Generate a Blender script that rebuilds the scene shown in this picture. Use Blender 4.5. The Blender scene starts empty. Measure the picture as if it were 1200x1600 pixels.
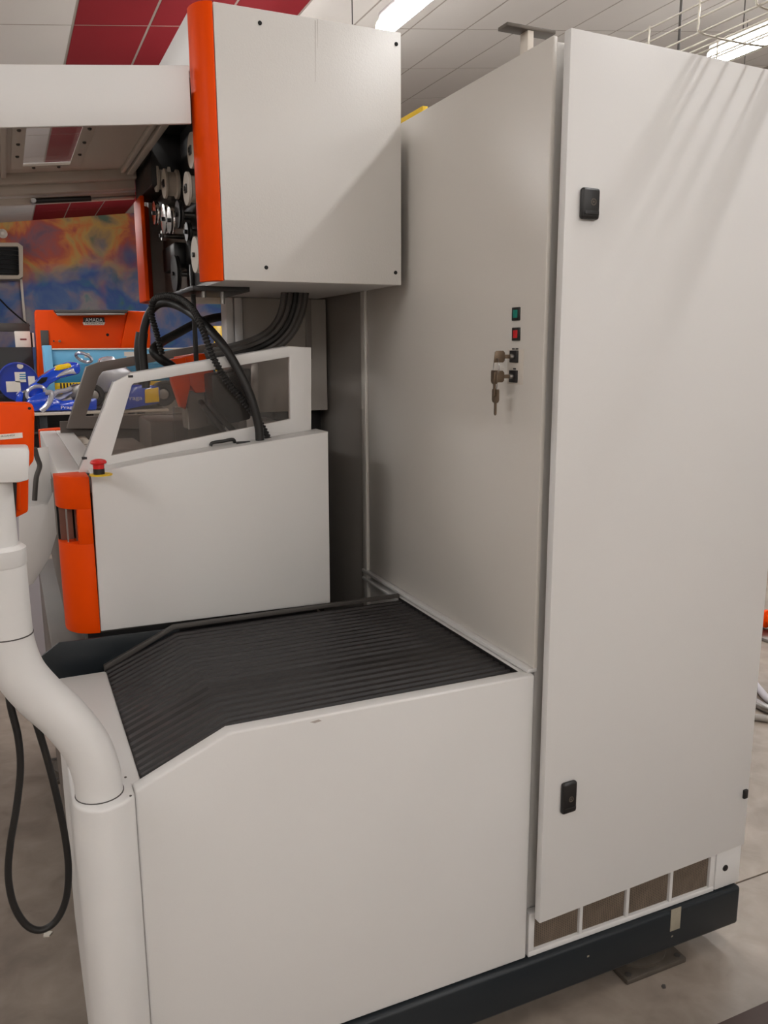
import bpy, bmesh, math, random
import numpy as np
from mathutils import Vector, Matrix

SC = bpy.context.scene
COL = SC.collection
random.seed(7)

# ---------------------------------------------------------------- camera
FPX, HC = 1287.0, 1.55
YAW, PITCH, ROLL = 0.4235, -0.195, -0.0055
def _axes():
    f = np.array([math.sin(YAW)*math.cos(PITCH), math.cos(YAW)*math.cos(PITCH), math.sin(PITCH)])
    r0 = np.array([math.cos(YAW), -math.sin(YAW), 0.0]); u0 = np.cross(r0, f)
    r = math.cos(ROLL)*r0 + math.sin(ROLL)*u0
    u = -math.sin(ROLL)*r0 + math.cos(ROLL)*u0
    return r, u, f
RA, UA, FA = _axes()
CAM = np.array([0.0, 0.0, HC])
cd = bpy.data.cameras.new('camera')
cam = bpy.data.objects.new('camera', cd); COL.objects.link(cam)
cd.sensor_fit = 'VERTICAL'; cd.sensor_height = 32.0; cd.sensor_width = 24.0
cd.lens = FPX/1600.0*32.0
cd.clip_start = 0.05; cd.clip_end = 100
m = Matrix.Identity(4)
for i in range(3):
    m[i][0] = RA[i]; m[i][1] = UA[i]; m[i][2] = -FA[i]; m[i][3] = CAM[i]
cam.matrix_world = m
SC.camera = cam

# ---------------------------------------------------------------- world, exposure
W = bpy.data.worlds.new('world'); SC.world = W; W.use_nodes = True
W.node_tree.nodes['Background'].inputs[0].default_value = (0.9, 0.93, 1, 1)
W.node_tree.nodes['Background'].inputs[1].default_value = 0.05
SC.view_settings.view_transform = 'Standard'
SC.view_settings.look = 'None'
SC.view_settings.exposure = 0.43
SC.view_settings.gamma = 1.0
SC.view_settings.use_curve_mapping = False
TUBE_POWER = 36.0          # emission strength of every lamp tube in the hall

# ---------------------------------------------------------------- pixel helpers (1200 x 1600 frame)
def ray(px, py):
    return RA*((px-600)/FPX) - UA*((py-800)/FPX) + FA
def at(px, py, x=None, y=None, z=None):
    d = ray(px, py)
    if x is not None: t = (x-CAM[0])/d[0]
    elif y is not None: t = (y-CAM[1])/d[1]
    else: t = (z-CAM[2])/d[2]
    return CAM + d*t
def atp(px, py, p, n):
    d = ray(px, py); n = np.array(n, float)
    t = n.dot(np.array(p)-CAM)/n.dot(d)
    return CAM + d*t

# ---------------------------------------------------------------- materials
def lin(c):
    return tuple(((v/255.0)/12.92 if v/255.0 <= 0.04045 else ((v/255.0+0.055)/1.055)**2.4) for v in c) + (1.0,)
MATS = {}
def mat(name, rgb, rough=0.5, metal=0.0, spec=0.5, var=0.06, vscale=3.0, bump=0.0, bscale=200.0, coat=0.0):
    if name in MATS: return MATS[name]
    M = bpy.data.materials.new(name); M.use_nodes = True
    nt = M.node_tree; b = nt.nodes['Principled BSDF']
    b.inputs['Roughness'].default_value = rough
    b.inputs['Metallic'].default_value = metal
    b.inputs['Specular IOR Level'].default_value = spec
    b.inputs['Coat Weight'].default_value = coat
    col = lin(rgb)
    tc = nt.nodes.new('ShaderNodeTexCoord')
    if var > 0:
        no = nt.nodes.new('ShaderNodeTexNoise'); no.inputs['Scale'].default_value = vscale
        no.inputs['Detail'].default_value = 5
        nt.links.new(tc.outputs['Object'], no.inputs['Vector'])
        mx = nt.nodes.new('ShaderNodeMix'); mx.data_type = 'RGBA'
        mx.inputs[6].default_value = tuple(v*(1-var) for v in col[:3])+(1,)
        mx.inputs[7].default_value = tuple(min(1, v*(1+var)) for v in col[:3])+(1,)
        nt.links.new(no.outputs['Fac'], mx.inputs[0])
        nt.links.new(mx.outputs[2], b.inputs['Base Color'])
    else:
        b.inputs['Base Color'].default_value = col
    if bump > 0:
        n2 = nt.nodes.new('ShaderNodeTexNoise'); n2.inputs['Scale'].default_value = bscale
        nt.links.new(tc.outputs['Object'], n2.inputs['Vector'])
        bp = nt.nodes.new('ShaderNodeBump'); bp.inputs['Strength'].default_value = bump
        bp.inputs['Distance'].default_value = 0.002
        nt.links.new(n2.outputs['Fac'], bp.inputs['Height'])
        nt.links.new(bp.outputs['Normal'], b.inputs['Normal'])
    MATS[name] = M
    return M
def emat(name, rgb, strength):
    M = bpy.data.materials.new(name); M.use_nodes = True
    b = M.node_tree.nodes['Principled BSDF']
    b.inputs['Base Color'].default_value = (0.9, 0.9, 0.9, 1)
    b.inputs['Emission Color'].default_value = tuple(rgb)+(1,)
    b.inputs['Emission Strength'].default_value = strength
    MATS[name] = M
    return M
def glassmat(name, tint, rough=0.02, refl=0.12):
    M = bpy.data.materials.new(name); M.use_nodes = True
    nt = M.node_tree
    for n in list(nt.nodes): nt.nodes.remove(n)
    out = nt.nodes.new('ShaderNodeOutputMaterial')
    tr = nt.nodes.new('ShaderNodeBsdfTransparent'); tr.inputs[0].default_value = tuple(tint)+(1,)
    gl = nt.nodes.new('ShaderNodeBsdfGlossy'); gl.inputs['Roughness'].default_value = rough
    di = nt.nodes.new('ShaderNodeBsdfDiffuse'); di.inputs[0].default_value = (0.5, 0.48, 0.46, 1)
    no = nt.nodes.new('ShaderNodeTexNoise'); no.inputs['Scale'].default_value = 9
    tc = nt.nodes.new('ShaderNodeTexCoord'); nt.links.new(tc.outputs['Object'], no.inputs['Vector'])
    mul = nt.nodes.new('ShaderNodeMath'); mul.operation = 'MULTIPLY'; mul.inputs[1].default_value = 0.06
    nt.links.new(no.outputs['Fac'], mul.inputs[0])
    m0 = nt.nodes.new('ShaderNodeMixShader'); nt.links.new(mul.outputs[0], m0.inputs[0])
    nt.links.new(tr.outputs[0], m0.inputs[1]); nt.links.new(di.outputs[0], m0.inputs[2])
    lw = nt.nodes.new('ShaderNodeFresnel'); lw.inputs['IOR'].default_value = 1.3 + refl
    mx = nt.nodes.new('ShaderNodeMixShader')
    ge = nt.nodes.new('ShaderNodeNewGeometry'); iv = nt.nodes.new('ShaderNodeMath'); iv.operation = 'SUBTRACT'; iv.inputs[0].default_value = 1.0
    nt.links.new(ge.outputs['Backfacing'], iv.inputs[1])
    mm = nt.nodes.new('ShaderNodeMath'); mm.operation = 'MULTIPLY'
    nt.links.new(lw.outputs[0], mm.inputs[0]); nt.links.new(iv.outputs[0], mm.inputs[1])
    nt.links.new(mm.outputs[0], mx.inputs[0])
    nt.links.new(m0.outputs[0], mx.inputs[1]); nt.links.new(gl.outputs[0], mx.inputs[2])
    nt.links.new(mx.outputs[0], out.inputs[0])
    MATS[name] = M
    return M

WHITE = mat('white_powder_coat', (211, 209, 207), 0.42, var=0.012, vscale=1.5, bump=0.05, bscale=350)
SIDEP = mat('satin_white_paint', (204, 199, 192), 0.3, var=0.015, vscale=1.2, bump=0.10, bscale=260)
WHITE_T = mat('textured_white_paint', (206, 203, 199), 0.34, var=0.015, vscale=1.2, bump=0.16, bscale=260)
ORANGE = mat('orange_paint', (224, 70, 0), 0.42, spec=0.1, var=0.02, bump=0.04, bscale=300)
DARKBLUE = mat('dark_blue_grey_paint', (31, 36, 40), 0.4, spec=0.35, var=0.12, vscale=6)
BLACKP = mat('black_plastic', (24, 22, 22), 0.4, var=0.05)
RUBBER = mat('black_rubber', (22, 20, 19), 0.5, var=0.08)
BELLOWS = mat('bellows_fabric', (31, 27, 27), 0.5, var=0.12, vscale=12, bump=0.15, bscale=500)
GREYM = mat('grey_paint', (142, 136, 130), 0.45, var=0.03)
GREYD = mat('dark_grey_paint', (70, 66, 63), 0.5, var=0.05)
LILAC = mat('pale_grey_paint', (178, 174, 180), 0.5, var=0.03)
STEEL = mat('steel', (150, 148, 146), 0.3, 1.0, var=0.06, vscale=8)
CHROME = mat('chrome', (215, 212, 210), 0.08, 1.0, var=0.0)
DIRTY = mat('dirty_steel', (88, 80, 72), 0.55, 0.3, var=0.35, vscale=20)
BRASS = mat('worn_key_metal', (120, 104, 88), 0.42, 0.8, var=0.1, vscale=40)
NYLON = mat('white_nylon', (205, 196, 184), 0.5, var=0.03)
RED = mat('red_plastic', (205, 26, 28), 0.35, var=0.02)
REDLENS = mat('red_lens', (200, 24, 30), 0.3, var=0.1, vscale=60)
GREENLENS = mat('green_lens', (0, 128, 112), 0.3, var=0.1, vscale=60)
YELLOW = mat('yellow_paint', (226, 186, 20), 0.5, var=0.05)
PLATE = mat('label_plate_print', (206, 198, 188), 0.5, var=0.02)
BLACKHOLE = mat('black_opening', (8, 8, 8), 0.8, var=0)
TAPE = mat('beige_tape', (146, 138, 122), 0.7, var=0.12, vscale=80)
PAPER = mat('white_paper', (222, 216, 206), 0.7, var=0.05, vscale=20)
INK = mat('dark_ink', (40, 32, 30), 0.7, var=0)
TEXTW = mat('white_lettering', (228, 226, 222), 0.5, var=0)
BLUEK = mat('glossy_blue_bodywork', (16, 72, 205), 0.12, var=0.15, vscale=4, coat=0.6)
SILVERK = mat('silver_bodywork', (190, 190, 196), 0.2, 0.5, var=0.1, vscale=6)
YELLOWK = mat('glossy_yellow_bodywork', (246, 204, 10), 0.2, var=0.03)
LBLUE = mat('light_blue_paint', (112, 186, 226), 0.4, var=0.03)
MBLUE = mat('mid_blue_paint', (50, 130, 170), 0.45, var=0.05)
DRUMB = mat('drum_blue_paint', (12, 46, 150), 0.35, var=0.06)
BROWN = mat('dark_brown_wood', (58, 42, 36), 0.6, var=0.15, vscale=15)
TYRE = mat('tyre_rubber', (34, 33, 34), 0.6, var=0.1)
SLOTM = mat('brown_metal', (120, 84, 72), 0.4, 0.3, var=0.2, vscale=25)
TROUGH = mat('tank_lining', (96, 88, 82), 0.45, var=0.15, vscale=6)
WIRE = mat('galvanised_wire', (176, 170, 158), 0.35, 0.8, var=0.05)
GLASS = glassmat('acrylic_pane', (0.80, 0.76, 0.73))
CLEAR = glassmat('clear_acrylic', (0.86, 0.85, 0.83))
FROST = glassmat('lid_window_acrylic', (0.88, 0.86, 0.86), rough=0.15)

# ---------------------------------------------------------------- mesh helpers
def finish(bm, name, M, parent=None, bevel=0.0, segs=2, smooth=False, xf=None, angle=28):
    if bevel > 0:
        bm.normal_update()
        es = [e for e in bm.edges if len(e.link_faces) == 2 and e.calc_face_angle(0) > math.radians(angle)]
        if es: bmesh.ops.bevel(bm, geom=es, offset=bevel, segments=segs, affect='EDGES', profile=0.5, clamp_overlap=True)
    if xf is not None:
        for v in bm.verts: v.co = Vector(xf(*v.co))
    bmesh.ops.recalc_face_normals(bm, faces=bm.faces[:])
    lo = Vector((1e9,)*3); hi = Vector((-1e9,)*3)
    for v in bm.verts:
        for i in range(3):
            lo[i] = min(lo[i], v.co[i]); hi[i] = max(hi[i], v.co[i])
    c = (lo+hi)/2
    for v in bm.verts: v.co -= c
    if smooth or bevel > 0:
        for f in bm.faces: f.smooth = True
        for e in bm.edges:
            if len(e.link_faces) == 2 and e.calc_face_angle(0) > math.radians(38): e.smooth = False
    me = bpy.data.meshes.new(name); bm.to_mesh(me); bm.free()
    me.materials.append(M)
    o = bpy.data.objects.new(name, me); COL.objects.link(o)
    if parent is not None:
        o.parent = parent; o.location = c - wloc(parent)
    else:
        o.location = c
    return o
def wloc(o):
    l = Vector(o.location)
    while o.parent is not None:
        o = o.parent; l += Vector(o.location)
    return l
def box(name, lo, hi, M, parent=None, bevel=0.003, segs=2, xf=None):
    bm = bmesh.new()
    bmesh.ops.create_cube(bm, size=1.0)
    for v in bm.verts:
        v.co = Vector([(lo[i]+hi[i])/2 + v.co[i]*(hi[i]-lo[i]) for i in range(3)])
    bevel = min(bevel, 0.45*min(abs(hi[i]-lo[i]) for i in range(3)))
    return finish(bm, name, M, parent, bevel, segs, xf=xf)
AX = {'x': (1, 2, 0), 'y': (0, 2, 1), 'z': (0, 1, 2)}
def put(ax, a, b, c):
    p = [0, 0, 0]; i, j, k = AX[ax]; p[i] = a; p[j] = b; p[k] = c
    return p
def prism(name, poly, ax, c0, c1, M, parent=None, bevel=0.0, segs=2, smooth=False, xf=None, shift=(0, 0)):
    bm = bmesh.new()
    A = [bm.verts.new(put(ax, a, b, c0)) for a, b in poly]
    B = [bm.verts.new(put(ax, a+shift[0], b+shift[1], c1)) for a, b in poly]
    n = len(poly)
    bm.faces.new(A); bm.faces.new(B[::-1])
    for i in range(n): bm.faces.new((A[i], A[(i+1) % n], B[(i+1) % n], B[i]))
    bmesh.ops.recalc_face_normals(bm, faces=bm.faces[:])
    return finish(bm, name, M, parent, bevel, segs, smooth, xf)
def ring(name, outer, inner, ax, c0, c1, M, parent=None, bevel=0.0, xf=None, smooth=False):
    bm = bmesh.new(); n = len(outer)
    V = [[bm.verts.new(put(ax, a, b, c)) for a, b in P] for P in (outer, inner) for c in (c0, c1)]
    O0, O1, I0, I1 = V
    for i in range(n):
        j = (i+1) % n
        bm.faces.new((O0[i], O0[j], I0[j], I0[i])); bm.faces.new((O1[i], I1[i], I1[j], O1[j]))
        bm.faces.new((O0[i], O1[i], O1[j], O0[j])); bm.faces.new((I0[i], I0[j], I1[j], I1[i]))
    bmesh.ops.recalc_face_normals(bm, faces=bm.faces[:])
    return finish(bm, name, M, parent, bevel, 2, smooth, xf)
def spline(pts, n=8):
    P = [np.array(p, float) for p in pts]
    P = [2*P[0]-P[1]] + P + [2*P[-1]-P[-2]]
    out = []
    for i in range(1, len(P)-2):
        for k in range(n):
            t = k/n
            out.append(0.5*((2*P[i]) + (-P[i-1]+P[i+1])*t + (2*P[i-1]-5*P[i]+4*P[i+1]-P[i+2])*t*t + (-P[i-1]+3*P[i]-3*P[i+1]+P[i+2])*t**3))
    out.append(P[-2])
    return out
def tube(name, pts, r, M, parent=None, n=10, closed=False, rfun=None, flat=1.0, up=None):
    P = [Vector(p) for p in pts]; N = len(P)
    bm = bmesh.new(); rings = []
    T = []
    for i in range(N):
        a = P[(i-1) % N] if (closed or i > 0) else P[i]
        b = P[(i+1) % N] if (closed or i < N-1) else P[i]
        T.append((b-a).normalized())
    u = Vector(up) if up else Vector((0, 0, 1))
    if abs(T[0].dot(u)) > 0.95: u = Vector((0, 1, 0))
    nrm = (u - T[0]*u.dot(T[0])).normalized()
    for i in range(N):
        if up: nrm = Vector(up)
        nrm = (nrm - T[i]*nrm.dot(T[i])).normalized()
        bi = T[i].cross(nrm)
        rr = rfun(i/(N-1)) if rfun else (r[i] if isinstance(r, (list, tuple)) else r)
        rings.append([bm.verts.new(P[i] + nrm*(math.cos(2*math.pi*k/n)*rr) + bi*(math.sin(2*math.pi*k/n)*rr*flat)) for k in range(n)])
    for i in range(N if closed else N-1):
        A, B = rings[i], rings[(i+1) % N]
        for k in range(n): bm.faces.new((A[k], A[(k+1) % n], B[(k+1) % n], B[k]))
    if not closed:
        bm.faces.new(rings[0][::-1]); bm.faces.new(rings[-1])
    bmesh.ops.recalc_face_normals(bm, faces=bm.faces[:])
    return finish(bm, name, M, parent, smooth=True)
def lathe(name, prof, c, ax, M, parent=None, n=28):
    """prof: list of (radius, height along ax) from c"""
    bm = bmesh.new(); rings = []
    for r, h in prof:
        R_ = []
        for k in range(n):
            a = 2*math.pi*k/n
            p = put(ax, max(r, 1e-5)*math.cos(a), max(r, 1e-5)*math.sin(a), h)
            R_.append(bm.verts.new([p[i]+c[i] for i in range(3)]))
        rings.append(R_)
    for A, B in zip(rings, rings[1:]):
        for k in range(n): bm.faces.new((A[k], A[(k+1) % n], B[(k+1) % n], B[k]))
    bm.faces.new(rings[0]); bm.faces.new(rings[-1])
    bmesh.ops.recalc_face_normals(bm, faces=bm.faces[:])
    return finish(bm, name, M, parent, smooth=True)
def tag(o, label=None, cat=None, group=None, kind=None):
    if label: o['label'] = label
    if cat: o['category'] = cat
    if group: o['group'] = group
    if kind: o['kind'] = kind
    return o
def thing(name, loc, label, cat, group=None):
    e = bpy.data.objects.new(name, None); COL.objects.link(e)
    e.location = loc; e.empty_display_size = 0.05
    return tag(e, label, cat, group)
def copy_tree(o, d=(0, 0, 0), parent=None):
    c = o.copy(); COL.objects.link(c)
    if parent is not None: c.parent = parent
    else: c.location = Vector(o.location)+Vector(d)
    for ch in [q for q in bpy.data.objects if q.parent == o]: copy_tree(ch, parent=c)
    return c
def text(name, s, M, parent, origin, right, up, size, extrude=0.0004, width=None):
    cu = bpy.data.curves.new(name, 'FONT'); cu.body = s; cu.size = 1.0; cu.extrude = 0
    cu.align_x = 'CENTER'; cu.align_y = 'CENTER'; cu.resolution_u = 3
    t = bpy.data.objects.new(name, cu); COL.objects.link(t)
    bpy.context.view_layer.update()
    dg = bpy.context.evaluated_depsgraph_get()
    me0 = t.evaluated_get(dg).to_mesh()
    vs = [v.co.copy() for v in me0.vertices]; fs = [list(p.vertices) for p in me0.polygons]
    t.evaluated_get(dg).to_mesh_clear()
    bpy.data.objects.remove(t)
    xs = [v.x for v in vs]; sx = size
    if width: sx = width/(max(xs)-min(xs))
    R_, U_ = Vector(right).normalized(), Vector(up).normalized(); N_ = R_.cross(U_)
    bm = bmesh.new()
    V = [bm.verts.new(Vector(origin)+R_*(v.x*sx)+U_*(v.y*size)+N_*extrude) for v in vs]
    for f in fs:
        try: bm.faces.new([V[i] for i in f])
        except ValueError: pass
    return finish(bm, name, M, parent)
def pxpoly(pts, y):
    return [(lambda p: (p[0], p[2]))(at(a, b, y=y)) for a, b in pts]
def pxprism(name, pts, y, depth, M, parent=None, bevel=0.004, smooth=False):
    return prism(name, pxpoly(pts, y), 'y', y, y+depth, M, parent, bevel, 2, smooth)

# ================================================================ THE HALL
BACKY, LEFTX, RIGHTX, FRONTY = 18.7, -8.0, 11.0, -6.0
CS, CH = 0.13, 4.03           # ceiling plane z = CH + CS*x
def cz(x): return CH + CS*x
# floor
FM = bpy.data.materials.new('concrete_floor'); FM.use_nodes = True
nt = FM.node_tree; b = nt.nodes['Principled BSDF']; b.inputs['Roughness'].default_value = 0.45
tc = nt.nodes.new('ShaderNodeTexCoord')
n1 = nt.nodes.new('ShaderNodeTexNoise'); n1.inputs['Scale'].default_value = 1.6; n1.inputs['Detail'].default_value = 8; n1.inputs['Roughness'].default_value = 0.65
n2 = nt.nodes.new('ShaderNodeTexNoise'); n2.inputs['Scale'].default_value = 9; n2.inputs['Detail'].default_value = 8; n2.inputs['Distortion'].default_value = 0.6
for n in (n1, n2): nt.links.new(tc.outputs['Object'], n.inputs['Vector'])
add = nt.nodes.new('ShaderNodeMix'); add.data_type = 'FLOAT'; add.inputs[0].default_value = 0.45
nt.links.new(n1.outputs['Fac'], add.inputs[2]); nt.links.new(n2.outputs['Fac'], add.inputs[3])
cr = nt.nodes.new('ShaderNodeValToRGB')
cr.color_ramp.elements[0].position = 0.30; cr.color_ramp.elements[0].color = lin((106, 94, 84))
cr.color_ramp.elements[1].position = 0.70; cr.color_ramp.elements[1].color = lin((164, 151, 139))
nt.links.new(add.outputs[0], cr.inputs[0]); nt.links.new(cr.outputs[0], b.inputs['Base Color'])
bp = nt.nodes.new('ShaderNodeBump'); bp.inputs['Strength'].default_value = 0.15; bp.inputs['Distance'].default_value = 0.004
nt.links.new(n2.outputs['Fac'], bp.inputs['Height']); nt.links.new(bp.outputs['Normal'], b.inputs['Normal'])
JY, JW = 1.553, 0.003                      # saw-cut joint along x in the slab
fl = box('floor', (LEFTX, FRONTY, -0.2), (RIGHTX, JY-JW, 0), FM, bevel=0); tag(fl, 'grey stained concrete workshop floor slab', 'floor', kind='structure')
f2 = box('floor_slab', (LEFTX, JY+JW, -0.2), (RIGHTX, BACKY, 0), FM, fl, bevel=0)
f3 = box('floor_joint', (LEFTX, JY-JW, -0.2), (RIGHTX, JY+JW, -0.006), GREYD, fl, bevel=0)
# walls
WALLM = mat('hall_wall_paint', (222, 217, 210), 0.8, var=0.04)
MUR = bpy.data.materials.new('mural_paint'); MUR.use_nodes = True
nt = MUR.node_tree; b = nt.nodes['Principled BSDF']; b.inputs['Roughness'].default_value = 0.8
tc = nt.nodes.new('ShaderNodeTexCoord'); sep = nt.nodes.new('ShaderNodeSeparateXYZ')
nt.links.new(tc.outputs['Object'], sep.inputs[0])
def mnoise(scale, det, dist, seed):
    mp_ = nt.nodes.new('ShaderNodeMapping'); mp_.inputs['Location'].default_value = (seed, 0, seed*.7)
    nt.links.new(tc.outputs['Object'], mp_.inputs[0])
    n_ = nt.nodes.new('ShaderNodeTexNoise'); n_.inputs['Scale'].default_value = scale; n_.inputs['Detail'].default_value = det; n_.inputs['Distortion'].default_value = dist
    nt.links.new(mp_.outputs[0], n_.inputs['Vector'])
    return n_.outputs['Fac']
def mramp(fac, cols, lo=.3, hi=.7):
    r_ = nt.nodes.new('ShaderNodeValToRGB'); e_ = r_.color_ramp.elements
    for k_, c_ in enumerate(cols):
        p_ = lo+(hi-lo)*k_/(len(cols)-1)
        x_ = e_[k_] if k_ < 2 and len(e_) > k_ else e_.new(p_)
        x_.position = p_; x_.color = lin(c_)
    nt.links.new(fac, r_.inputs[0])
    return r_.outputs[0]
warm = mramp(mnoise(1.5, 4, .5, 3.1), [(110, 96, 116), (150, 96, 104), (186, 84, 66), (214, 126, 56), (200, 160, 80), (170, 140, 96), (96, 118, 100)])
cool = mramp(mnoise(1.4, 4, .4, 8.7), [(84, 120, 96), (60, 110, 150), (58, 92, 158), (84, 112, 160), (134, 124, 146), (150, 146, 146), (70, 132, 140)])
ma = nt.nodes.new('ShaderNodeMath'); ma.operation = 'MULTIPLY_ADD'; ma.inputs[1].default_value = 2.6
nt.links.new(mnoise(.9, 3, .3, 1.3), ma.inputs[0]); nt.links.new(sep.outputs['Z'], ma.inputs[2])
mr = nt.nodes.new('ShaderNodeMapRange'); mr.inputs[1].default_value = 1.35; mr.inputs[2].default_value = 1.95
nt.links.new(ma.outputs[0], mr.inputs[0])
mx = nt.nodes.new('ShaderNodeMix'); mx.data_type = 'RGBA'
nt.links.new(mr.outputs[0], mx.inputs[0]); nt.links.new(cool, mx.inputs[6]); nt.links.new(warm, mx.inputs[7])
hs_ = nt.nodes.new('ShaderNodeHueSaturation'); hs_.inputs['Saturation'].default_value = 0.95; hs_.inputs['Value'].default_value = 0.85
nt.links.new(mx.outputs[2], hs_.inputs['Color']); nt.links.new(hs_.outputs[0], b.inputs['Base Color'])
tag(box('wall_back', (LEFTX, BACKY, 0), (RIGHTX, BACKY+0.2, 5.6), MUR, bevel=0), 'back wall painted with a tie-dye style colour mural', 'wall', kind='structure')
tag(box('wall_left', (LEFTX-0.2, FRONTY, 0), (LEFTX, BACKY, 5.6), WALLM, bevel=0), 'plain pale wall of the hall', 'wall', kind='structure')
tag(box('wall_right', (RIGHTX, FRONTY, 0), (RIGHTX+0.2, BACKY, 5.6), WALLM, bevel=0), 'plain pale wall opposite', 'wall', kind='structure')
tag(box('wall_front', (LEFTX, FRONTY-0.2, 0), (RIGHTX, FRONTY, 5.6), WALLM, bevel=0), 'plain pale end wall', 'wall', kind='structure')
# ceiling: sloping grid with lay-in tiles
GRID = mat('ceiling_grid', (150, 140, 128), 0.6, var=0.02)
TILE = mat('ceiling_tile_white', (203, 197, 190), 0.85, var=0.02, bump=0.1, bscale=80)
REDT = mat('ceiling_tile_red', (130, 32, 38), 0.8, spec=0.1, var=0.03, bump=0.1, bscale=80)
ce = prism('ceiling', [(LEFTX-.1, cz(LEFTX-.1)+.0025), (RIGHTX+.1, cz(RIGHTX+.1)+.0025), (RIGHTX+.1, cz(RIGHTX+.1)+.2), (LEFTX-.1, cz(LEFTX-.1)+.2)], 'y', FRONTY-.1, BACKY+.1, GRID)
tag(ce, 'sloping grid ceiling of pale tiles with a red stripe', 'ceiling', kind='structure')
PX, PY = 0.605, 1.25
proto = {}
for i in range(-2, 15):
    for j in range(-2, 9):
        x0 = 0.722 + i*PX; y0 = 7.65 + j*PY
        if y0 > BACKY-0.3: continue
        red = 0 <= i < 3
        g = 0.011
        if red not in proto:
            t = prism('ceiling_tile', [(x0+g, cz(x0+g)), (x0+PX-g, cz(x0+PX-g)), (x0+PX-g, cz(x0+PX-g)+.03), (x0+g, cz(x0+g)+.03)], 'y', y0+g, y0+PY-g, REDT if red else TILE, ce)
            proto[red] = (t, x0, y0)
        else:
            s, sx, sy = proto[red]
            t = s.copy(); COL.objects.link(t)
            t.location = Vector(s.location)+Vector((x0-sx, y0-sy, cz(x0)-cz(sx)))
        if y0+PY > BACKY:
            f_ = (BACKY-y0)/PY; t.scale[1] = f_; t.location[1] -= PY*(1-f_)/2
        if red: t['label'] = 'dark red ceiling tile'

# ---------------------------------------------------------------- tube lamps on chains
TUBEM = emat('lamp_tube_glow', (1.0, 0.99, 0.985), TUBE_POWER)
LZ = 3.4
def lamp(x, y1, length=2.4, label='', vis=True):
    y0 = y1-length
    t = thing('tube_lamp', (x, (y0+y1)/2, LZ), label, 'ceiling lamp', 'suspended tube lamps in the hall')
    box('housing', (x-.028, y0, LZ+.045), (x+.028, y1, LZ+.085), WHITE, t, .006)
    prism('tube', [(x+.05*math.cos(a), LZ+.05*math.sin(a)) for a in [k*math.pi/8 for k in range(16)]], 'y', y0+.01, y1-.01, TUBEM, t, smooth=True)
    for yy in (y0+.25, y1-(1.0 if (x, y1) == (2.19, 4.84) else .25)):
        zt = cz(x)
        tube('chain', [(x, yy, LZ+.08), (x, yy, zt+.02)], .004, GREYD, t, 6)
    return t
A_ = 'glowing tube lamp hung on chains above the wire head box'
B_ = 'glowing tube lamp hung beside the wire cable tray'
lamp(2.19, 4.84, label=A_)
lamp(4.37, 4.45, label=B_)
for (x, y, ln, lb) in (  # most of these lamps are unseen ones, added as fill light
        (2.19, 1.55, 1.5, 'short tube lamp hung over the front of the electrical cabinet'),
        (-2.6, 6.2, 2.4, 'unseen fill tube lamp over the open floor beside the filter unit'),
        (-3.1, 1.6, 2.4, 'unseen fill tube lamp over the open floor facing the cabinet side panel'),
        (-0.4, -1.6, 2.4, 'unseen fill tube lamp over the open floor facing the low housing'),
        (2.19, -1.6, 2.4, 'unseen fill tube lamp over the open floor facing the cabinet door'),
        (4.8, -3.2, 2.4, 'unseen fill tube lamp nearest the plain end wall and the brown crate side'),
        (0.8, -3.6, 2.4, 'unseen fill tube lamp nearest the middle of the plain end wall'),
        (-2.6, -3.0, 2.4, 'unseen fill tube lamp nearest the plain end wall on the pendant side'),
        (2.6, 8.45, 2.4, 'tube lamp hung on chains between head box and kart trestle'),
        (-0.9, 12.2, 2.4, 'unseen fill tube lamp above the blue drum and black machine'),
        (2.6, 16.6, 2.4, 'unseen fill tube lamp close to the painted mural wall behind the press brake'),
        (-2.6, 10.5, 2.4, 'unseen fill tube lamp over the floor beside the kart trestle nose end'),
        (-2.6, 15.0, 2.4, 'unseen fill tube lamp before the mural wall beside the heater'),
        (7.6, 7.5, 2.4, 'unseen fill tube lamp over the floor beyond the cable reel')):
    lamp(x, y, ln, label=lb)

# ================================================================ ELECTRICAL CABINET
XC, Y0 = 0.975, 1.38
XR = 1.637
cab = thing('electrical_cabinet', (1.3, 1.9, 0.17), 'tall pale grey electrical cabinet with a door slightly ajar', 'cabinet')
box('body', (XC+.012, Y0+.022, .174), (XR, 3.2, 2.116), WHITE_T, cab, .004)
box('side_panel', (XC, Y0+.008, .876), (XC+.011, 2.274, 2.119), SIDEP, cab, .003)
box('corner_post', (XC-.006, 2.281, .17), (XC+.011, 2.312, 2.117), SIDEP, cab, .001)
box('rear_side_panel', (XC+.004, 2.315, .17), (XC+.0115, 3.2, 2.117), GREYM, cab, .002)
box('lower_side_panel', (XC+.002, 1.40, .17), (XC+.0115, 2.274, .845), WHITE_T, cab, .002)
box('side_sill', (XC-.012, Y0+.012, .866), (XC+.012, 2.31, .8755), WHITE, cab, .002)
box('side_sill', (XC-.012, 2.03, .842), (XC+.012, 2.31, .850), WHITE, cab, .002)
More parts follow.
